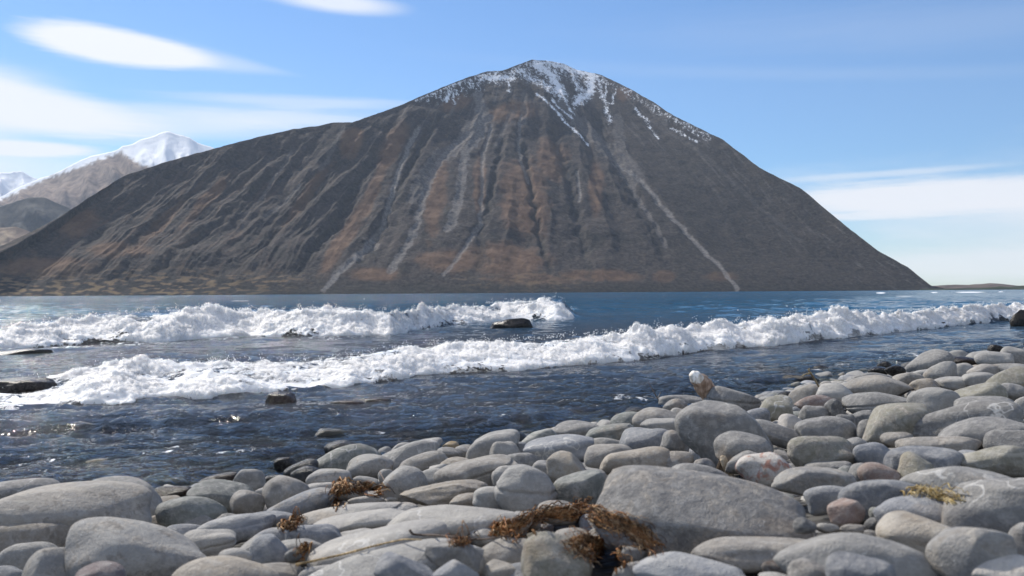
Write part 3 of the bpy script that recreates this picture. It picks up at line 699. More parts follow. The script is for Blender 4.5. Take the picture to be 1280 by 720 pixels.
# crop letter, centre x, centre y, half width, half height, tilt, colour, flags
# flags: r rough broken rock, a angular, b banded, m mottled, v veined, p pink lichen, q white quartz, w wet, W standing in the lake, s seam or crack
TR = '''
A 80 292 200 56 0 g v
A 330 425 392 155 2 wm m
A 610 355 190 125 -12 lg -
A 110 535 255 92 -3 tan m
A 140 645 148 94 0 lg -
A 312 700 178 132 0 lg m
A 500 742 115 82 0 pu n
A 45 745 90 72 0 sl -
A 690 625 335 160 -14 lg m
A 1130 762 255 132 0 tan m
A 960 402 165 76 0 gg -
A 1110 328 165 76 -8 gg v
A 1245 240 78 56 0 lg -
A 1240 355 85 66 0 wm -
A 850 438 130 38 4 tan a
A 975 447 90 33 0 g -
A 1180 472 190 60 5 bl b
A 1040 562 132 70 0 pale s
A 1295 602 112 78 0 lg -
A 1175 622 80 42 0 pale n
A 930 502 100 46 3 bl b
A 860 302 100 30 0 br w
A 1090 242 95 32 6 br w
A 840 350 60 30 0 tan -
A 480 162 72 30 0 wet W
B 455 130 165 64 8 gg v
B 435 87 90 42 0 wet w
B 375 22 82 40 0 ol Ww
B 570 170 115 56 5 lg m
B 740 130 205 62 27 lg v
B 643 95 34 22 0 lg -
B 735 86 58 34 0 lg -
B 830 157 132 48 15 wm -
B 950 108 82 30 0 g -
B 975 65 42 18 0 oc -
B 1045 97 50 31 0 lg m
B 1185 72 145 65 22 lg -
B 1245 100 75 54 0 lg m
B 1000 167 75 42 15 tan m
B 910 202 58 44 0 pale -
B 1110 208 215 75 12 wm s
B 1250 228 70 56 0 lg -
B 745 266 112 92 -10 lg m
B 890 226 90 42 0 lg -
B 655 224 44 40 0 lg -
B 950 314 218 60 5 tan r
B 1065 347 96 42 0 tan -
B 1200 337 112 64 -10 lg -
B 365 242 110 58 0 lg m
B 535 250 80 33 0 lg -
B 150 312 114 90 -5 wm -
B 215 372 178 70 12 bl m
B 330 282 80 30 0 pale -
B 150 160 58 36 0 wet w
B 225 185 88 38 15 dk w
B 275 212 97 43 0 dk w
B 90 240 52 26 0 dk w
B 40 306 52 32 0 lg -
B 450 302 90 36 0 lg -
B 545 350 100 34 0 wm -
B 500 410 300 52 6 pale s
B 560 447 272 52 4 pale -
B 1000 462 372 92 3 pale v
B 295 532 144 72 0 sl -
B 70 612 108 88 -30 sl -
B 200 602 132 60 0 lg -
B 500 527 92 40 0 pale -
B 60 447 132 44 0 bl b
B 80 522 97 43 0 bl -
B 620 584 355 98 12 pale v
B 700 685 485 122 8 lg v
B 740 690 145 84 0 bl an
B 990 602 142 64 -15 g an
B 1150 522 84 43 0 pale -
B 1240 635 178 96 15 wm v
B 1240 712 102 64 0 wm -
B 60 712 170 56 0 wm -
B 400 715 182 62 0 lg -
B 1000 702 112 66 0 bl an
B 185 616 42 29 0 dk n
B 675 342 37 21 0 pale -
E 50 627 86 43 0 g -
E 235 561 172 62 5 bl v
E 20 512 56 36 -20 sl w
E 15 560 62 36 -15 sl -
E 1060 482 245 148 -20 g v
E 1100 326 140 63 -12 g s
E 815 350 60 37 0 g -
E 850 323 112 29 0 g -
E 730 417 124 56 0 wm -
E 575 420 86 39 15 gg -
E 615 380 56 25 0 wet w
E 750 452 106 43 0 lg -
E 495 491 126 49 15 gg s
E 670 521 130 61 0 bl -
E 815 531 72 62 0 g -
E 330 476 119 49 0 g -
E 130 521 96 43 25 gg b
E 460 546 112 40 0 lg -
E 490 606 124 67 -5 wm -
E 620 627 177 69 3 tan m
E 815 626 91 51 0 wm s
E 270 666 102 86 -8 tan a
E 155 671 63 46 0 lg -
E 1160 572 147 86 -8 g -
E 960 646 56 37 0 sl -
E 1180 622 112 46 10 g a
E 1225 401 63 41 0 bl -
C 330 287 142 80 8 gg -
C 70 292 152 118 -15 lg s
C 390 212 82 33 0 lg -
C 965 408 540 188 -5 ds mx
C 940 214 142 50 -6 g -
C 228 396 97 51 0 wm -
C 60 446 82 47 0 lg -
C 10 470 72 52 0 bl -
C 330 542 117 62 -5 wm -
C 220 665 188 128 -25 ol m
C 90 712 152 57 0 bl -
C 605 716 100 70 0 wm -
C 900 692 282 80 -3 bl b
C 1230 600 325 70 4 wm m
C 370 386 60 20 0 bl -
C 600 611 72 36 0 g -
C 1265 172 140 74 0 wh p
D 275 107 164 90 0 ol m
D 530 116 96 61 0 sl -
D 785 152 187 76 0 sl -
D 755 188 97 64 -20 ol a
D 300 172 112 31 0 g -
D 230 242 197 67 0 g m
D 400 212 61 41 0 gg -
D 555 211 99 56 0 pk -
D 470 207 66 51 0 g -
D 310 322 117 61 15 bl -
D 570 327 207 96 8 sl -
D 390 406 87 71 0 pk a
D 185 466 56 37 0 dk n
D 300 479 56 25 0 lg -
D 430 483 66 23 0 wm -
D 545 411 39 33 0 gg -
D 525 466 41 37 0 dk -
D 517 509 36 19 0 g -
D 960 282 272 106 3 lg v
D 760 412 207 100 8 bl -
D 790 522 227 99 -8 tan b
D 1150 382 272 142 15 g v
D 1020 622 202 152 5 g m
D 1290 542 77 82 0 g b
D 440 654 378 142 -5 lg v
D 460 700 160 90 0 sl n
D 210 702 106 61 0 wm n
D 50 686 76 39 0 br -
D 40 737 82 29 0 pale -
D 1170 702 176 89 0 wh q
D 1150 137 176 73 5 ol b
D 1010 131 76 39 0 bl -
D 1210 46 117 56 0 g -
F 640 516 167 97 12 ol m
F 490 551 46 53 0 g -
F 290 546 147 69 -8 g -
F 118 521 63 51 0 wh q
F 40 441 82 63 0 ol v
F 60 571 152 46 -15 g -
F 985 506 257 89 12 g v
F 1080 561 212 73 8 g -
F 850 626 192 46 5 wm m
F 1210 591 112 56 0 g -
F 650 596 82 36 0 wm -
F 570 416 182 59 3 g s
F 830 406 122 69 0 lg -
F 1010 386 162 53 15 ol -
F 1085 426 137 46 0 g -
F 215 376 107 56 20 wm -
F 330 376 97 61 0 lg b
F 540 336 167 59 0 wm -
F 520 291 82 29 0 g -
F 240 416 102 41 0 pk -
F 230 466 72 39 0 g -
F 330 446 49 51 0 dk a
F 390 511 56 41 0 dk -
F 480 491 77 41 0 g a
F 800 211 117 51 25 g -
F 945 186 61 36 0 lg -
F 985 208 63 23 0 br w
F 980 251 53 35 0 pale -
F 1070 186 72 33 0 lg -
F 1130 196 87 39 0 lg -
F 1230 179 72 46 0 lg -
F 1215 256 102 39 0 lg -
F 1080 263 77 43 0 wm -
F 865 266 82 49 25 lg -
F 775 273 49 27 0 lg -
F 780 329 72 37 0 tan -
F 930 316 92 33 0 lg -
F 1050 301 87 39 0 lg -
F 1200 306 127 56 20 ol -
F 1225 361 63 46 0 lg -
F 1275 431 42 51 0 pale -
F 550 253 49 21 0 wet w
F 635 251 49 26 0 wet w
F 580 226 33 21 0 wet w
F 160 312 92 42 0 wet rW
F 265 244 40 19 0 wet W
F 1142 146 41 26 0 wet w
F 100 386 49 29 0 dk w
F 700 301 72 41 0 wm -
F 430 621 62 36 0 lg -
P 640 411 27 13 3 wet rW
P 350 503 20 14 0 wet rW
P 18 445 42 9 0 wet rW
P 16 487 48 15 0 wet rW
P 1284 403 17 19 -40 wet rW
P 262 520 30 6 0 wet W
P 436 506 22 6 0 wet W
P 472 504 17 7 0 wet rW
'''
def parse():
    out = []
    for ln in TR.strip().splitlines():
        p = ln.split(); ox, oy = OFF[p[0]]; k = 1.0 if p[0] == 'P' else 0.25
        py0 = oy + float(p[2]) * k if p[0] == 'P' else oy + float(p[2]) * .25
        if 'W' not in p[7]: p[2] = float(p[2]) + .13 * float(p[4])
        out.append(dict(py0=py0, px=ox + float(p[1]) * k, py=oy + float(p[2]) * k, rx=float(p[3]) * k * 1.04, ry=float(p[4]) * k * (1.0 if 'W' in p[7] else 1.16), rot=math.radians(float(p[5])), col=p[6], fl=p[7]))
    return out
STONES = parse()

def stone_shape(level, r, fl):
    """a water worn stone: unit sphere pushed about by low noise, cut by a few soft flat faces"""
    V, Fc = ico(level)
    V = V.copy()
    e = 3.0 if 'x' in fl else r.uniform(2.0, 2.7)
    n = (np.abs(V) ** e).sum(1) ** (1 / e)
    V = V / n[:, None]
    o = r.uniform(0, 100, 3)
    rough = 'r' in fl
    amp = .20 if rough else (.15 if 'a' in fl else .17)
    N = V * .85 + o
    tp = r.uniform(-.22, .22); V = V * np.stack([np.ones(len(V)), 1 + tp * V[:, 0], 1 + tp * V[:, 0]], 1)
    V = V * (1 + amp * noise3(N[:, 0], N[:, 1], N[:, 2], 1) * 1.7)[:, None]
    ncut = 9 if rough else (6 if 'a' in fl else r.randint(2, 6))
    for _ in range(ncut):
        d = r.normal(size=3); d /= np.linalg.norm(d)
        h = V @ d; lim = r.uniform(.62, .86) if (rough or 'a' in fl) else r.uniform(.70, .90)
        over = np.clip(h - lim, 0, None)
        V = V - d[None] * (over * (.92 if rough or 'a' in fl else .65))[:, None]
    if rough:
        V = V * (1 + .09 * fbm(V[:, 0] * 2.6 + o[0], V[:, 1] * 2.6, V[:, 2] * 2.6, 4, 2))[:, None]
    else:
        V = V * (1 + .012 * fbm(V[:, 0] * 3.2 + o[0], V[:, 1] * 3.2, V[:, 2] * 3.2, 3, 2))[:, None]
    if 's' in fl:                                       # a step or crack running along the stone
        k = V[:, 2] - .18 - .22 * V[:, 0] + .05 * noise3(V[:, 0] * 3 + o[0], V[:, 1], 0 * V[:, 0], 3)
        V = V * (1 - .10 * np.exp(-(k / .045) ** 2))[:, None]
    # fit back to the unit box so that the outline keeps the traced size
    lo, hi = V.min(0), V.max(0)
    return (V - (lo + hi) / 2) / ((hi - lo) / 2), Fc

def stone_material():
    m = NT('beach_stone'); P = m.pos()
    base = m.attr('stone_color', 'Color')
    wet = m.attr('wet'); kind = m.attr('kindv')
    nA = m.noise(P, 9, 6, .62, .3)
    nB = m.noise(P, 60, 5, .65)
    nC = m.noise(P, 330, 3, .7)
    nD = m.noise(m.mapv(P, (5, 5, 42), (.35, .5, 0)), 1.0, 5, .55, 1.2)
    c = m.mix(1.0, base, m.mix(m.ramp(nA, .32, .68), (.80, .80, .82), (1.16, 1.14, 1.10)), 'MULTIPLY')
    c = m.mix(m.math('MULTIPLY', m.ramp(nB, .40, .68), .42), c, (.48, .46, .43))
    c = m.mix(m.math('MULTIPLY', m.ramp(nC, .36, .60), .16), c, (.10, .10, .10))
    v = m.n.new('ShaderNodeTexVoronoi'); v.feature = 'DISTANCE_TO_EDGE'; v.inputs['Scale'].default_value = 5.5
    dv = m.n.new('ShaderNodeVectorMath'); dv.operation = 'MULTIPLY_ADD'
    nz = m.n.new('ShaderNodeTexNoise'); nz.inputs['Scale'].default_value = 7; nz.inputs['Detail'].default_value = 4; m.t.links.new(P, nz.inputs['Vector'])
    m.t.links.new(nz.outputs['Color'], dv.inputs[0]); dv.inputs[1].default_value = (.35, .35, .35); m.t.links.new(P, dv.inputs[2])
    m.t.links.new(dv.outputs[0], v.inputs['Vector'])
    vein = m.math('MULTIPLY', m.ramp(v.outputs['Distance'], .022, .004), m.ramp(nA, .42, .60))
    band = m.attr('band')
    c = m.mix(m.math('MULTIPLY', band, m.ramp(nD, .44, .60)), c, m.mix(.5, base, (.52, .49, .44)))
    c = m.mix(m.math('MULTIPLY', vein, m.attr('vein')), c, (.58, .56, .53))
    mot = m.math('MULTIPLY', m.attr('mottle'), m.ramp(m.noise(P, 26, 6, .7, .6), .47, .60))
    c = m.mix(mot, c, m.mix(m.ramp(nB, .4, .6), (.42, .38, .33), (.15, .13, .11)))
    fleck = m.math('MULTIPLY', m.ramp(m.noise(P, 85, 3, .8, 1.2), .67, .72), .55)
    c = m.mix(fleck, c, (.62, .60, .57))
    dkp = m.math('MULTIPLY', m.ramp(m.noise(P, 47, 5, .75, .4), .62, .70), .35)
    c = m.mix(dkp, c, (.075, .07, .065))
    stain = m.math('MULTIPLY', m.ramp(m.noise(P, 3.1, 5, .6, .8), .60, .70), .35)
    c = m.mix(stain, c, (.30, .22, .14))
    pink = m.math('MULTIPLY', m.attr('pink'), m.ramp(m.noise(P, 40, 4, .6, .5), .50, .62))
    c = m.mix(pink, c, (.36, .17, .12))
    hsv = m.n.new('ShaderNodeHueSaturation'); m.t.links.new(c, hsv.inputs['Color'])
    m.put(hsv.inputs['Value'], m.ramp(wet, 0, 1, 1.0, .26)); m.put(hsv.inputs['Saturation'], m.ramp(wet, 0, 1, 1.0, 1.25))
    h = m.math('ADD', m.math('MULTIPLY', nB, .8), m.math('MULTIPLY', nC, .35))
    h = m.math('ADD', h, m.math('MULTIPLY', nA, .9))
    nrm = m.bump(h, .7, .009)
    sh = m.bsdf(hsv.outputs[0], m.ramp(wet, 0, 1, .78, .24), nrm, m.ramp(wet, 0, 1, .30, .16))
    return m.done(sh)
STONE = stone_material()

def stone_attrs(fl, n, wet):
    return dict(wet=np.full(n, wet), band=np.full(n, .8 if 'b' in fl else .06), vein=np.full(n, .75 if 'v' in fl else .12),
                mottle=np.full(n, .15 if 'W' in fl else .7 if ('m' in fl or 'p' in fl or 'r' in fl) else (.35 if 'q' in fl else .05)), pink=np.full(n, .9 if 'p' in fl else 0.0))

def solve_depth(s):
    """walk down the ray until the stone rests on the beach"""
    best = None
    Y = 0.9
    while Y < 40:
        p = at(s['px'], s['py'], Y)
        c = s['ry'] / F * Y
        if 'W' in s['fl']: gap = p[2] - float(swell(np.array([s['px']]), np.array([Y]), 0, 0)[0]) - 0.30 * c
        else: gap = p[2] - (float(ground_z(p[0], p[1])) + 0.03 + 0.60 * c)
        if gap < 0: return Y
        Y *= 1.004
    return Y

for _k in PAL: PAL[_k] = tuple(a * b for a, b in zip(PAL[_k], (0.885, 0.875, 0.875)))
TRACED = []
def build_traced():
    for i, s in enumerate(STONES):
        r = np.random.RandomState(1000 + i)
        Y = solve_depth(s) * (.86 if 'n' in s['fl'] else 1.0); s['Y'] = Y
        p = at(s['px'], s['py'], Y)
        a = s['rx'] / F * Y; h = s['ry'] / F * Y
        dep = math.atan2(H - p[2], Y)
        b = min(max(.95 * math.sqrt(a * h), h * .95), a * 1.0) * r.uniform(.9, 1.1)
        b = min(b, .95 * h / math.sin(dep))
        c = math.sqrt(max(h * h - (b * math.sin(dep)) ** 2, (.45 * h) ** 2)) / math.cos(dep)
        lvl = 5 if s['rx'] > 34 else (4 if s['rx'] > 12 else 3)
        V, Fc = stone_shape(lvl, r, s['fl'])
        V = V * np.array([a, b, c])
        col = np.array(PAL[s['col']]) * r.uniform(.84, 1.10)
        sh = float(shore_s(p[0], p[1]))
        wet = 1.0 if ('w' in s['fl'] or 'W' in s['fl']) else 0.0
        if s['col'] == 'wet': col = np.array((.055, .050, .047))
        elif wet: col = col * 1.0
        me = mesh_np('beach_stone', V, Fc, stone_attrs(s['fl'], len(V), wet), colors=np.tile(col, (len(V), 1)))
        o = link('beach_stone', me, STONE)
        o.location = p
        # tilt in the picture plane, then a turn towards the bearing of the camera
        o.rotation_euler = (0, -s['rot'], -math.atan2(p[0], p[1]))
        s['o'] = o; s['r3'] = (a, b, c); s['p'] = p
        TRACED.append(s)
build_traced()

# ---- the smaller stones lying between and under them
def bed_layout():
    r = np.random.RandomState(42)
    out = []
    y = 0.75
    while y < 19:
        x = -1.0 * y - .3
        while x < .95 * y + .5:
            st = .088 * (1 + .035 * y)
            xx = x + r.uniform(-.4, .4) * st; yy = y + r.uniform(-.4, .4) * st
            s = float(shore_s(xx, yy))
            q = r.uniform(0, 1, 8)
            if -2.4 < s < 5.5 and (s > -.9 or q[0] < .5):
                a = (.036 + .034 * q[1] ** 2) * (1 + .035 * y)
                b = a * (.65 + .3 * q[2]); c = a * (.36 + .26 * q[3])
                out.append((xx, yy, s, a, b, c, q[4], q[5], q[6], q[7]))
            x += st
        y += .088 * (1 + .035 * y)
    return out
BED = bed_layout()
BED_COLS = ['g', 'g', 'lg', 'lg', 'wm', 'wm', 'bl', 'sl', 'gg', 'lg', 'pale', 'ol', 'dk', 'wm']
def bed_item(k):
    """world matrix, colour key and wetness of the k-th smaller stone, or None if a traced stone already fills its place"""
    x, y, s, a, b, c, q4, q5, q6, q7 = BED[k]
    z = float(ground_z(x, y)) - .015 + c * .2 + (q6 - .5) * .03
    for t in TRACED:
        p = t['p']; A, B, C = t['r3']
        if abs(p[0] - x) < A + a * .4 and abs(p[1] - y) < B + b * .4:
            if ((p[0] - x) / (A + a * .25)) ** 2 + ((p[1] - y) / (B + b * .25)) ** 2 < 1: return None
    key = BED_COLS[int(q4 * len(BED_COLS)) % len(BED_COLS)]
    wet = float(sstep(.48, .12, s + (q5 - .5) * .25))
    M = Matrix.Translation((x, y, z)) @ Matrix.Rotation(q5 * 6.283, 4, 'Z') @ Matrix.Rotation((q6 - .5) * .7, 4, 'X') @ Matrix.Rotation((q7 - .5) * .6, 4, 'Y')
    return M, (a, b, c), key, wet, s
BED_SHAPES = [stone_shape(2, np.random.RandomState(500 + j), '-') for j in range(14)]
BED_SHAPES4 = [stone_shape(4, np.random.RandomState(500 + j), '-') for j in range(14)]
PROMOTED = []
def build_bed(promote):
    Vs, Cs, Wt, Fs, n0 = [], [], [], [], 0
    global BED_IDX
    BED_IDX = []
    pr = set(promote)
    for k in range(len(BED)):
        it = bed_item(k)
        if it is None: continue
        M, rad, key, wet, s = it
        base = np.array(PAL[key]) * (.86 + .28 * ((k * 7919) % 97) / 97)
        if k in pr:
            V, Fc = BED_SHAPES4[k % 14]
            V = V * np.array(rad)
            me = mesh_np('beach_stone', V, Fc, stone_attrs('-', len(V), wet), colors=np.tile(base, (len(V), 1)))
            o = link('beach_stone', me, STONE); o.matrix_world = M
            PROMOTED.append(dict(k=k, o=o, p=np.array(M.translation), col=key, wet=wet, r3=rad))
            continue
        V, Fc = BED_SHAPES[k % 14]
        V = V * np.array(rad)
        R = np.array(M)[:3, :3]; V = V @ R.T + np.array(M)[:3, 3]
        Vs.append(V); Fs.append(Fc + n0); n0 += len(V); BED_IDX.append((k, len(Fc)))
        Cs.append(np.tile(base, (len(V), 1))); Wt.append(np.full(len(V), wet))
    V = np.concatenate(Vs); Wt = np.concatenate(Wt)
    at_ = stone_attrs('-', len(V), 0.0); at_['wet'] = Wt
    o = link('pebble_bed', mesh_np('pebble_bed', V, np.concatenate(Fs), at_, colors=np.concatenate(Cs)), STONE)
    tag(o, 'mixed small rounded pebbles filling the gaps between and beneath the larger beach stones', 'pebbles', kind='stuff')
    return o
PROMOTE = [319,1354,362,407,3686,1891,452,1503,898,411,4232,412,824,1658,2150,1662,3760,508,3978,1582,3685,886,2139,4172,1735,825,3833,1024,596,544,2481,557,507,405,4169,3973,1999,1014,4617,2305,1739,1661,1505,323,4560,2806,4301,3332,2797,2222,2080,1161,4624,4043,3902,3762,3188,1978,1502,1090]
BEDO = build_bed(PROMOTE)

# ------------------------------------------------------------------ dried weed, straw, driftwood
_vs, _fs, _n = [], [], 0
for s in TRACED:
    mw = np.array(s['o'].matrix_basis if False else Matrix.LocRotScale(s['o'].location, s['o'].rotation_euler, None))
    me = s['o'].data
    co = np.empty(len(me.vertices) * 3, dtype=np.float32); me.vertices.foreach_get('co', co); co = co.reshape(-1, 3)
    fi = np.empty(len(me.polygons) * 3, dtype=np.int32); me.loops.foreach_get('vertex_index', fi)
    _vs.append(co @ mw[:3, :3].T + mw[:3, 3]); _fs.append(fi.reshape(-1, 3) + _n); _n += len(co)
me = BEDO.data
co = np.empty(len(me.vertices) * 3, dtype=np.float32); me.vertices.foreach_get('co', co)
fi = np.empty(len(me.loops), dtype=np.int32); me.loops.foreach_get('vertex_index', fi)
_vs.append(co.reshape(-1, 3)); _fs.append(fi.reshape(-1, 3) + _n)
BVH = BVHTree.FromPolygons(np.concatenate(_vs).tolist(), np.concatenate(_fs).tolist())
def hit(px, py):
    d = Vector(ray(px, py)).normalized()
    loc, nrm, idx, dist = BVH.ray_cast(Vector(CAM), d)
    if loc is None: return np.array(at(px, py, 6.0)), 6.0
    return np.array(loc), float(loc[1])

def tube(pts, rad, sides=5, flat=1.0):
    pts = np.array(pts, float); n = len(pts)
    T = np.gradient(pts, axis=0); T /= np.linalg.norm(T, axis=1)[:, None] + 1e-9
    up = np.array([0.1, 0.2, 1.0]); A = np.cross(T, up); A /= np.linalg.norm(A, axis=1)[:, None] + 1e-9
    B = np.cross(A, T)
    rad = np.broadcast_to(rad, n)
    an = np.arange(sides) * 2 * math.pi / sides
    V = pts[:, None] + rad[:, None, None] * (np.cos(an)[None, :, None] * A[:, None] + flat * np.sin(an)[None, :, None] * B[:, None])
    f = []
    for i in range(n - 1):
        for j in range(sides):
            k = (j + 1) % sides
            f.append([i * sides + j, i * sides + k, (i + 1) * sides + k, (i + 1) * sides + j])
    V = V.reshape(-1, 3); V = np.vstack([V, pts[0], pts[-1]])
    for j in range(sides):
        k = (j + 1) % sides
        f.append([k, j, len(V) - 2, len(V) - 2]); f.append([(n - 1) * sides + j, (n - 1) * sides + k, len(V) - 1, len(V) - 1])
    return V, f

class MB:
    def __init__(s): s.V = []; s.F = []; s.n = 0; s.C = []
    def add(s, V, f, col=(.3, .2, .1)):
        s.V.append(V); s.F += [[i + s.n for i in q] for q in f]; s.n += len(V); s.C.append(np.tile(np.array(col), (len(V), 1)))
    def build(s, name, mat, parent=None):
        V = np.concatenate(s.V)
        tris = []
        me = bpy.data.meshes.new(name)
        fs = [q if q[2] != q[3] else q[:3] for q in s.F]
        me.from_pydata(V.tolist(), [], fs); me.update()
        me.polygons.foreach_set('use_smooth', [True] * len(me.polygons))
        c = me.color_attributes.new('stone_color', 'FLOAT_COLOR', 'POINT')
        cc = np.ones((len(V), 4), dtype=np.float32); cc[:, :3] = np.concatenate(s.C); c.data.foreach_set('color', cc.ravel())
        return link(name, me, mat, parent)

def weed_mat():
    m = NT('dried_weed'); P = m.pos()
    c = m.mix(1.0, m.attr('stone_color', 'Color'), m.mix(m.ramp(m.noise(P, 90, 4, .6), .35, .65), (.55, .5, .45), (1.4, 1.35, 1.3)), 'MULTIPLY')
    t = m.n.new('ShaderNodeBsdfTranslucent'); m.t.links.new(c, t.inputs[0])
    return m.done(m.mixsh(.3, m.bsdf(c, .7, None, .3), t.outputs[0]))
WEED = weed_mat()
def wood_mat():
    m = NT('driftwood'); P = m.pos()
    n = m.noise(m.mapv(P, (60, 60, 14), (.5, .3, 0)), 1.0, 5, .6)
    c = m.mix(1.0, m.attr('stone_color', 'Color'), m.mix(m.ramp(n, .35, .65), (.55, .5, .45), (1.2, 1.2, 1.2)), 'MULTIPLY')
    return m.done(m.bsdf(c, .8, m.bump(n, .8, .006), .25))
WOOD = wood_mat()
WC = [(.38, .21, .09), (.48, .31, .16), (.26, .14, .07), (.10, .06, .035), (.58, .45, .30), (.42, .20, .08), (.15, .09, .05)]

def clump(name, label, cat, segs, n, spread, rad, seed, lift=.012, length=(10, 40), cols=WC, group=None):
    """strands of dried weed lying over the stones along a path of picture points"""
    r = np.random.RandomState(seed); mb = MB()
    P = np.array(segs, float); L = np.concatenate([[0], np.cumsum(np.hypot(*np.diff(P, axis=0).T))])
    for _ in range(n):
        t = r.uniform(0, L[-1]); ln = r.uniform(*length)
        m_ = max(4, int(ln / 3)); ox, oy = r.normal(0, spread[0]), r.normal(0, spread[1])
        dx = np.cumsum(r.normal(0, 1.5, m_)); dy = np.cumsum(r.normal(0, 1.2, m_)); li = abs(r.normal(0, lift)) + .002
        pts = []
        for k in range(m_):
            tt = np.clip(t + ln * (k / m_ - .5), 0, L[-1])
            x = np.interp(tt, L, P[:, 0]) + ox + dx[k]; y = np.interp(tt, L, P[:, 1]) + oy + dy[k]
            p, Y = hit(x, y); pts.append(p)
        pts = np.array(pts)
        Ym = np.median(pts[:, 1])
        for k in range(len(pts)):                      # a strand bridges the gaps instead of diving into them
            if pts[k][1] > Ym + .06:
                q = CAM + (pts[k] - CAM) * (Ym + .03) / pts[k][1]; pts[k] = q
        pts[:, 2] += li * np.sin(np.linspace(0.2, math.pi - .2, len(pts))) + r.normal(0, .0012, len(pts))
        ym = Ym
        mb.add(*tube(pts, rad * r.uniform(.5, 1.5) * ym / 1.5 * np.sin(np.linspace(.35, math.pi - .2, len(pts))) ** .5, 4, r.uniform(.3, 1)), cols[r.randint(len(cols))])
    o = mb.build(name, WEED); tag(o, label, cat, group)
    return o
GW = 'clumps of dried brown weed on the stones'
clump('seaweed_clump', 'largest tangled clump of dried brown weed beside the big dark grey slab stone', 'weed', [(642, 666), (660, 656), (682, 647), (705, 643), (735, 646), (758, 652), (778, 660), (800, 672), (816, 688)], 1250, (6.0, 4.4), .0008, 1, .005, (10, 34), group=GW)
_c = clump('seaweed_clump', 'matted brown weed hanging below the largest weed clump over rounded stones', 'weed', [(722, 682), (740, 686), (758, 694), (765, 706)], 700, (10, 6), .0008, 2, .005, (8, 26), group=GW)
clump('seaweed_clump', 'orange brown weed tuft left of the coarse tan rock, beside the bluish mottled stone', 'weed', [(418, 630), (422, 618), (428, 608), (434, 616)], 260, (4, 3), .0010, 3, .005, (8, 22), group=GW)
clump('seaweed_clump', 'fringed orange weed lying against the round light stone left of the coarse tan rock', 'weed', [(448, 611), (462, 613), (478, 614)], 220, (3, 3.2), .0012, 4, .005, (6, 20), group=GW)
clump('seaweed_clump', 'small brown weed tuft above the slate blue dome shaped stone at lower left', 'weed', [(355, 663), (366, 657), (375, 652)], 70, (3, 2.5), .0014, 5, .01, (6, 16), group=GW)
clump('seaweed_clump', 'sparse reddish weed sprig at the lower right edge of the slate blue dome stone', 'weed', [(368, 705), (378, 696), (384, 682)], 50, (4, 3), .0010, 6, .012, (8, 24), group=GW)
clump('seaweed_clump', 'thin reddish weed strands caught on the long dark twig', 'weed', [(565, 682), (580, 679), (592, 676)], 50, (4, 2.5), .0010, 7, .008, (8, 20), group=GW)
clump('seaweed_clump', 'small bright orange weed tuft just left of the largest weed clump', 'weed', [(620, 668), (628, 664), (640, 668)], 90, (4, 3.5), .0014, 8, .01, (6, 18), cols=WC[:2] + [WC[5], WC[4]], group=GW)
clump('seaweed_clump', 'short orange weed strand tucked behind the left end of the big dark grey slab', 'weed', [(722, 632), (732, 629), (742, 627)], 30, (2, 1.2), .0014, 9, .006, (8, 18), group=GW)
clump('dry_grass', 'yellow dried grass caught in the seam between two light grey stones at right', 'grass', [(1138, 619), (1155, 616), (1172, 622), (1198, 628)], 70, (3, 1.8), .0011, 10, .006, (14, 36), cols=[(.55, .45, .22), (.45, .34, .15), (.6, .52, .32)])

def strand(name, label, cat, P, rad, col, mat, lift=.006):
    P = np.array(P, float); k = max(6, int(np.hypot(*np.diff(P, axis=0).T).sum() / 5))
    tt = np.linspace(0, len(P) - 1, k); X_ = np.interp(tt, range(len(P)), P[:, 0]); Y_ = np.interp(tt, range(len(P)), P[:, 1])
    hs = [hit(x, y) for x, y in zip(X_, Y_)]
    d = np.array([h[1] for h in hs])
    ds = np.interp(np.arange(k), [0, (k - 1) / 2, k - 1], [d[0], np.median(d), d[-1]])
    ds = np.minimum(ds, np.minimum.accumulate(np.maximum(d, 0)) + .25)
    pts = [CAM + ray(x, y) * (min(a, b) - .01) for x, y, a, b in zip(X_, Y_, d, ds)]
    pts = np.array(pts); kk = np.hanning(5) + .05; kk /= kk.sum()
    for c in range(3): pts[:, c] = np.convolve(np.pad(pts[:, c], 2, mode='edge'), kk, mode='valid')
    pts[:, 2] += lift
    mb = MB(); mb.add(*tube(pts, rad * np.linspace(1, .45, k), 6), col)
    o = mb.build(name, mat); tag(o, label, cat); return o
strand('grass_stem', 'long pale straw stem lying across the front light grey stones at lower left', 'stem', [(368, 711), (400, 704), (440, 695), (480, 684), (505, 679), (528, 680)], .0022, (.50, .40, .24), WEED)
strand('twig', 'long thin dark twig running between pale stones towards the largest weed clump', 'twig', [(512, 667), (516, 673), (545, 674), (580, 679), (610, 679), (640, 674)], .0022, (.10, .075, .06), WOOD)
strand('weed_stalk', 'thin dark curved stalk on the round light stone left of the coarse tan rock', 'stalk', [(474, 590), (480, 604), (488, 612), (495, 622)], .0018, (.16, .12, .10), WOOD)

def limb(path, radii, sides, col, seed, rough=.12):
    r = np.random.RandomState(seed)
    P = np.array(path, float); k = 26; tt = np.linspace(0, len(P) - 1, k)
    pts = np.stack([np.interp(tt, range(len(P)), P[:, c]) for c in range(3)], 1)
    rad = np.interp(tt, range(len(P)), radii)
    V, f = tube(pts, rad, sides)
    c = pts.mean(0); nz = fbm(V[:, 0] * 40, V[:, 1] * 40, V[:, 2] * 40, 3, seed)
    ctr = np.vstack([np.repeat(pts, sides, axis=0), pts[0], pts[-1]])
    V = ctr + (V - ctr) * (1 + rough * 3 * nz)[:, None]
    return V, f, col
def wp(px, py, Y): return at(px, py, Y)
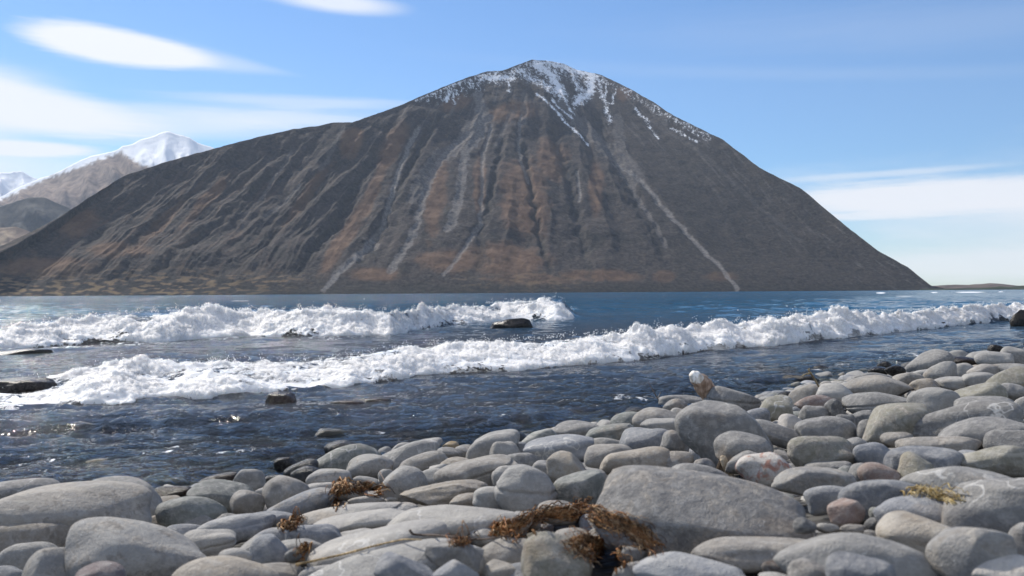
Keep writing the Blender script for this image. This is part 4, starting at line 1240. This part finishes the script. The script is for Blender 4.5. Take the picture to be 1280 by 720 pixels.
# driftwood leaning against the big boulder, pale broken tip up
pb, Yb_ = hit(884, 494); Yd = Yb_ + .05
e = Yd / F
drift = bpy.data.objects.new('driftwood', None); COL.objects.link(drift); drift.location = wp(884, 496, Yd)
tag(drift, 'broken piece of driftwood with a white bleached tip leaning above the big smooth boulder', 'driftwood')
def child(mb, name, mat, par):
    o = mb.build(name, mat); 
    o.data.transform(Matrix.Translation(-Vector(par.location))); o.parent = par; return o
mb = MB(); mb.add(*limb([wp(888, 497, Yd), wp(882, 486, Yd), wp(876, 478, Yd - .01), wp(870, 472, Yd - .02)], [9 * e, 12 * e, 11 * e, 8 * e], 16, (.40, .29, .22), 3, .11))
mb.add(*limb([wp(889, 494, Yd + .02), wp(886, 480, Yd + .03), wp(878, 472, Yd + .03)], [5 * e, 4 * e, 1.5 * e], 10, (.62, .52, .44), 4, .05))
child(mb, 'branch', WOOD, drift)
mb = MB(); mb.add(*limb([wp(874, 476, Yd - .02), wp(869, 471, Yd - .025), wp(864, 467, Yd - .03)], [7.6 * e, 8.4 * e, 4.2 * e], 16, (.80, .77, .73), 5, .12))
child(mb, 'bleached_tip', WOOD, drift)
pb, Ys_ = hit(912, 572); Ys_ -= .02; e = Ys_ / F
st = bpy.data.objects.new('wood_stub', None); COL.objects.link(st); st.location = wp(905, 604, Ys_)
tag(st, 'split stub of tan driftwood wedged upright beside the white rock with pink lichen', 'driftwood')
mb = MB(); mb.add(*limb([wp(914, 600, Ys_), wp(910, 588, Ys_), wp(904, 573, Ys_), wp(902, 570, Ys_)], [5 * e, 5.5 * e, 4.5 * e, 2 * e], 8, (.55, .47, .36), 7, .1)); child(mb, 'split_face', WOOD, st)
mb = MB(); mb.add(*limb([wp(902, 597, Ys_ + .01), wp(901, 585, Ys_ + .01), wp(902, 573, Ys_ + .01)], [8 * e, 6 * e, 3 * e], 8, (.10, .075, .055), 8, .1)); child(mb, 'dark_bark', WOOD, st)
# forked twig standing between the stones at right
pb, Yt = hit(1023, 483); e = Yt / F
mb = MB(); mb.add(*limb([wp(1024, 484, Yt), wp(1019, 475, Yt - .01), wp(1011, 463, Yt - .02), wp(1010, 461, Yt - .02)], [1.3 * e, 1.2 * e, 1.3 * e, .6 * e], 7, (.30, .24, .15), 9, .05))
mb.add(*limb([wp(1014, 466, Yt - .02), wp(1006, 468, Yt - .03), wp(1001, 471, Yt - .04)], [1.3 * e, .9 * e, .4 * e], 7, (.40, .33, .20), 10, .05))
mb.add(*limb([wp(1011, 463, Yt - .02), wp(1012, 460, Yt - .02)], [.9 * e, .3 * e], 7, (.40, .33, .20), 11, .05))
tag(mb.build('twig', WOOD), 'small forked twig sticking up between the stones near the right shore', 'twig')
pb, Yt = hit(826, 508); e = Yt / F
mb = MB(); mb.add(*limb([wp(829, 508, Yt), wp(822, 498, Yt), wp(815, 486, Yt), wp(810, 478, Yt)], [.9 * e, .7 * e, .6 * e, .3 * e], 6, (.25, .2, .16), 12, .03))
mb.add(*limb([wp(822, 498, Yt), wp(826, 490, Yt)], [.6 * e, .3 * e], 6, (.3, .25, .2), 13, .03))
tag(mb.build('twig', WOOD), 'thin bare twig poking up against the water left of the driftwood', 'twig')
# ------------------------------------------------------------------ what each stone is called
LM = [(903, 540, 'the big smooth boulder'), (880, 640, 'the broad dark grey slab'), (957, 583, 'the white pink-lichened rock'), (990, 530, 'the white marbled stone'),
      (557, 618, 'the coarse tan rock'), (730, 655, 'the largest weed clump'), (394, 673, 'the slate blue dome stone'), (564, 557, 'the ochre yellow stone'),
      (1182, 624, 'the yellow dried grass'), (875, 482, 'the white-tipped driftwood'), (82, 645, 'the huge far-left boulder'),
      (1018, 470, 'the forked twig'), (1252, 715, 'the white quartz corner stone'), (1029, 566, 'the large olive tan round stone'),
      (1057, 641, 'the pinkish brown angular stone'), (1206, 526, 'the longest grey stone far right'), (350, 502, 'the wet rock in the shallows'),
      (722, 612, 'the greenish grey oval stone'), (506, 606, 'the round stone with dark stalk'), (428, 618, 'the orange brown weed tuft'),
      (580, 676, 'the long dark twig'), (905, 586, 'the tan wood stub'), (1000, 477, 'the brown waterline rock')]
ORD = ['nearest', 'second', 'third', 'fourth', 'fifth', 'sixth', 'seventh', 'eighth']
def _dir(dx, dy):
    if abs(dx) > 1.7 * abs(dy): return 'left of' if dx < 0 else 'right of'
    return 'behind' if dy < 0 else 'in front of'
SPECIAL = {  # landmark stones and rocks in the water, by their traced pixel
    (905, 540): 'big smooth grey boulder standing tall below the white-tipped driftwood',
    (881, 643): 'broad dark grey slab stone with white flecks beside the largest weed clump',
    (956, 583): 'white rock blotched with pink lichen next to the tan wood stub',
    (989, 530): 'small round white marbled stone below the second row of shore stones',
    (557, 618): 'long coarse grained tan rock with broken edges among smooth pale stones',
    (394, 673): 'smooth slate blue dome shaped stone among pale stones at lower left',
    (564, 556): 'small ochre yellow stone at the water edge among pale stones',
    (82, 646): 'huge pale warm grey boulder at the left edge of the beach',
    (1252, 716): 'white mottled quartz stone in the bottom right corner',
    (1029, 566): 'large olive tan round stone right of the pink-lichened white rock',
    (1058, 641): 'pinkish brown angular stone wedged between slate grey stones',
    (1206, 526): 'longest smooth grey stone lying tilted near the right edge',
    (722, 612): 'greenish grey oval stone left of the broad dark grey slab',
    (506, 606): 'round light grey stone with a thin dark stalk lying on it',
    (1000, 478): 'dark brown wet rock awash at the waterline right of the driftwood',
    (640, 411): 'black flat topped rock standing in the surf between the two breaking waves',
    (350, 503): 'dark wet pointed rock alone in the shallows before the nearer breaking wave',
    (18, 445): 'low black rock at the left edge under the farther breaking wave',
    (16, 487): 'long dark rock with surf pouring around it at the left edge',
    (262, 520): 'low dark wet hump awash in the shallows left of the pointed rock',
    (436, 506): 'low dark wet hump awash right of the pointed rock in the shallows',
    (472, 504): 'small dark wet lump awash beside a longer low wet hump',
    (414, 545): 'olive dark rounded stone half under water at the edge of the shallows',
    (120, 580): 'small black wet stone awash near the left end of the beach',
    (1026, 461): 'tiny black wet stone awash off the right hand shore stones',
}
def sp_label(s):
    for (x, y), t in SPECIAL.items():
        if abs(s['px'] - x) < 3.0 and abs(s['py0'] - y) < 3.0: return t
    for (x, y), t in (((1284, 404), 'tall black wet rock cut by the right edge at the foot of the breaker'),):
        if abs(s['px'] - x) < 6 and abs(s['py0'] - y) < 6: return t
    return None
def label_stones():
    items = []
    for s in TRACED:
        items.append(dict(o=s['o'], x=s['px'], y=s['py'], rx=s['rx'], ry=s['ry'], col=s['col'], fl=s['fl'], sp=sp_label(s), wet='w' in s['fl'] or 'W' in s['fl']))
    for q in PROMOTED:
        p = q['p']; x, y = pix(p[0], p[1], p[2]); a, b, c = q['r3']
        items.append(dict(o=q['o'], x=float(x), y=float(y), rx=a / p[1] * F, ry=c / p[1] * F, col=q['col'], fl='-', sp=None, wet=q['wet'] > .5))
    rank = {}
    for li, (lx, ly, ph) in enumerate(LM):
        for d in ('left of', 'right of', 'behind', 'in front of'):
            g = [it for it in items if math.hypot(it['x'] - lx, it['y'] - ly) > 4 and _dir(it['x'] - lx, it['y'] - ly) == d]
            g.sort(key=lambda it: math.hypot(it['x'] - lx, (it['y'] - ly) * 1.6))
            for r, it in enumerate(g[:8]): rank.setdefault(id(it), []).append((r * 22 + math.hypot(it['x'] - lx, it['y'] - ly), r, d, ph))
    seen = {}
    for it in items:
        o = it['o']
        if 'W' in it['fl']: o['category'] = 'rock'
        else: o['category'] = 'stone'
        o['group'] = 'dark wet rocks standing in the lake' if 'W' in it['fl'] else 'rounded stones of the beach'
        if it['sp']: lab = it['sp']
        else:
            rx = it['rx']
            size = 'huge' if rx > 75 else 'large' if rx > 38 else 'medium' if rx > 20 else 'small' if rx > 10 else 'tiny'
            asp = it['rx'] / it['ry']
            shp = 'flat' if asp > 3.1 else 'long' if asp > 2.3 else 'oval' if asp > 1.7 else 'round'
            ex = 'angular' if 'a' in it['fl'] else 'banded' if 'b' in it['fl'] else 'mottled' if ('m' in it['fl'] or 'p' in it['fl']) else ''
            colw = WORD[it['col']]
            if it['wet'] and it['col'] != 'wet': colw = 'wet ' + colw
            head = ' '.join(w for w in (size, ex, colw, shp, 'stone') if w)
            rk = sorted(rank.get(id(it), []))
            lab = None
            if rk:
                _, r, d, ph = rk[0]
                lab = head + ', ' + ORD[r] + ' ' + d + ' ' + ph
            else:
                lx, ly, ph = min(LM, key=lambda l: math.hypot(it['x'] - l[0], it['y'] - l[1]))
                g2 = sorted([j for j in items if _dir(j['x'] - lx, j['y'] - ly) == _dir(it['x'] - lx, it['y'] - ly)], key=lambda j: math.hypot(j['x'] - lx, j['y'] - ly))
                near = [j for j in items if j['sp'] or j is it]
                n = min((j for j in items if j is not it and j['o'].get('label')), key=lambda j: math.hypot(j['x'] - it['x'], j['y'] - it['y']), default=None)
                lab = head + ', well ' + _dir(it['x'] - lx, it['y'] - ly) + ' ' + ph
        if len(lab.split()) > 16: lab = lab.replace(size + ' ', '', 1)
        if lab in seen:
            lx, ly, ph = LM[0]
            k = seen[lab] = seen[lab] + 1
            where = 'lakeward' if it['y'] < seen[lab + '#'] else 'landward'
            lab2 = lab + ' ' + where
            lab = lab2
        seen[lab] = 0; seen[lab + '#'] = it['y']
        o['label'] = lab
label_stones()
# ------------------------------------------------------------------ the air between here and the mountains
def build_haze():
    import bmesh
    bm = bmesh.new(); bmesh.ops.create_cube(bm, size=1.0)
    me = bpy.data.meshes.new('haze'); bm.to_mesh(me); bm.free()
    m = bpy.data.materials.new('haze_air'); m.use_nodes = True; t = m.node_tree; t.nodes.clear()
    out = t.nodes.new('ShaderNodeOutputMaterial'); v = t.nodes.new('ShaderNodeVolumePrincipled')
    v.inputs['Color'].default_value = (.66, .80, 1.0, 1); v.inputs['Density'].default_value = HAZE_D
    v.inputs['Anisotropy'].default_value = 0.2
    t.links.new(v.outputs[0], out.inputs['Volume'])
    o = link('haze', me, m)
    o.scale = (29500, 29500, 3200); o.location = (0, 0, 1600 - 8)
    tag(o, 'thin bluish air haze between the beach and the mountains', 'haze', kind='stuff')
if HAZE_D > 0: build_haze()
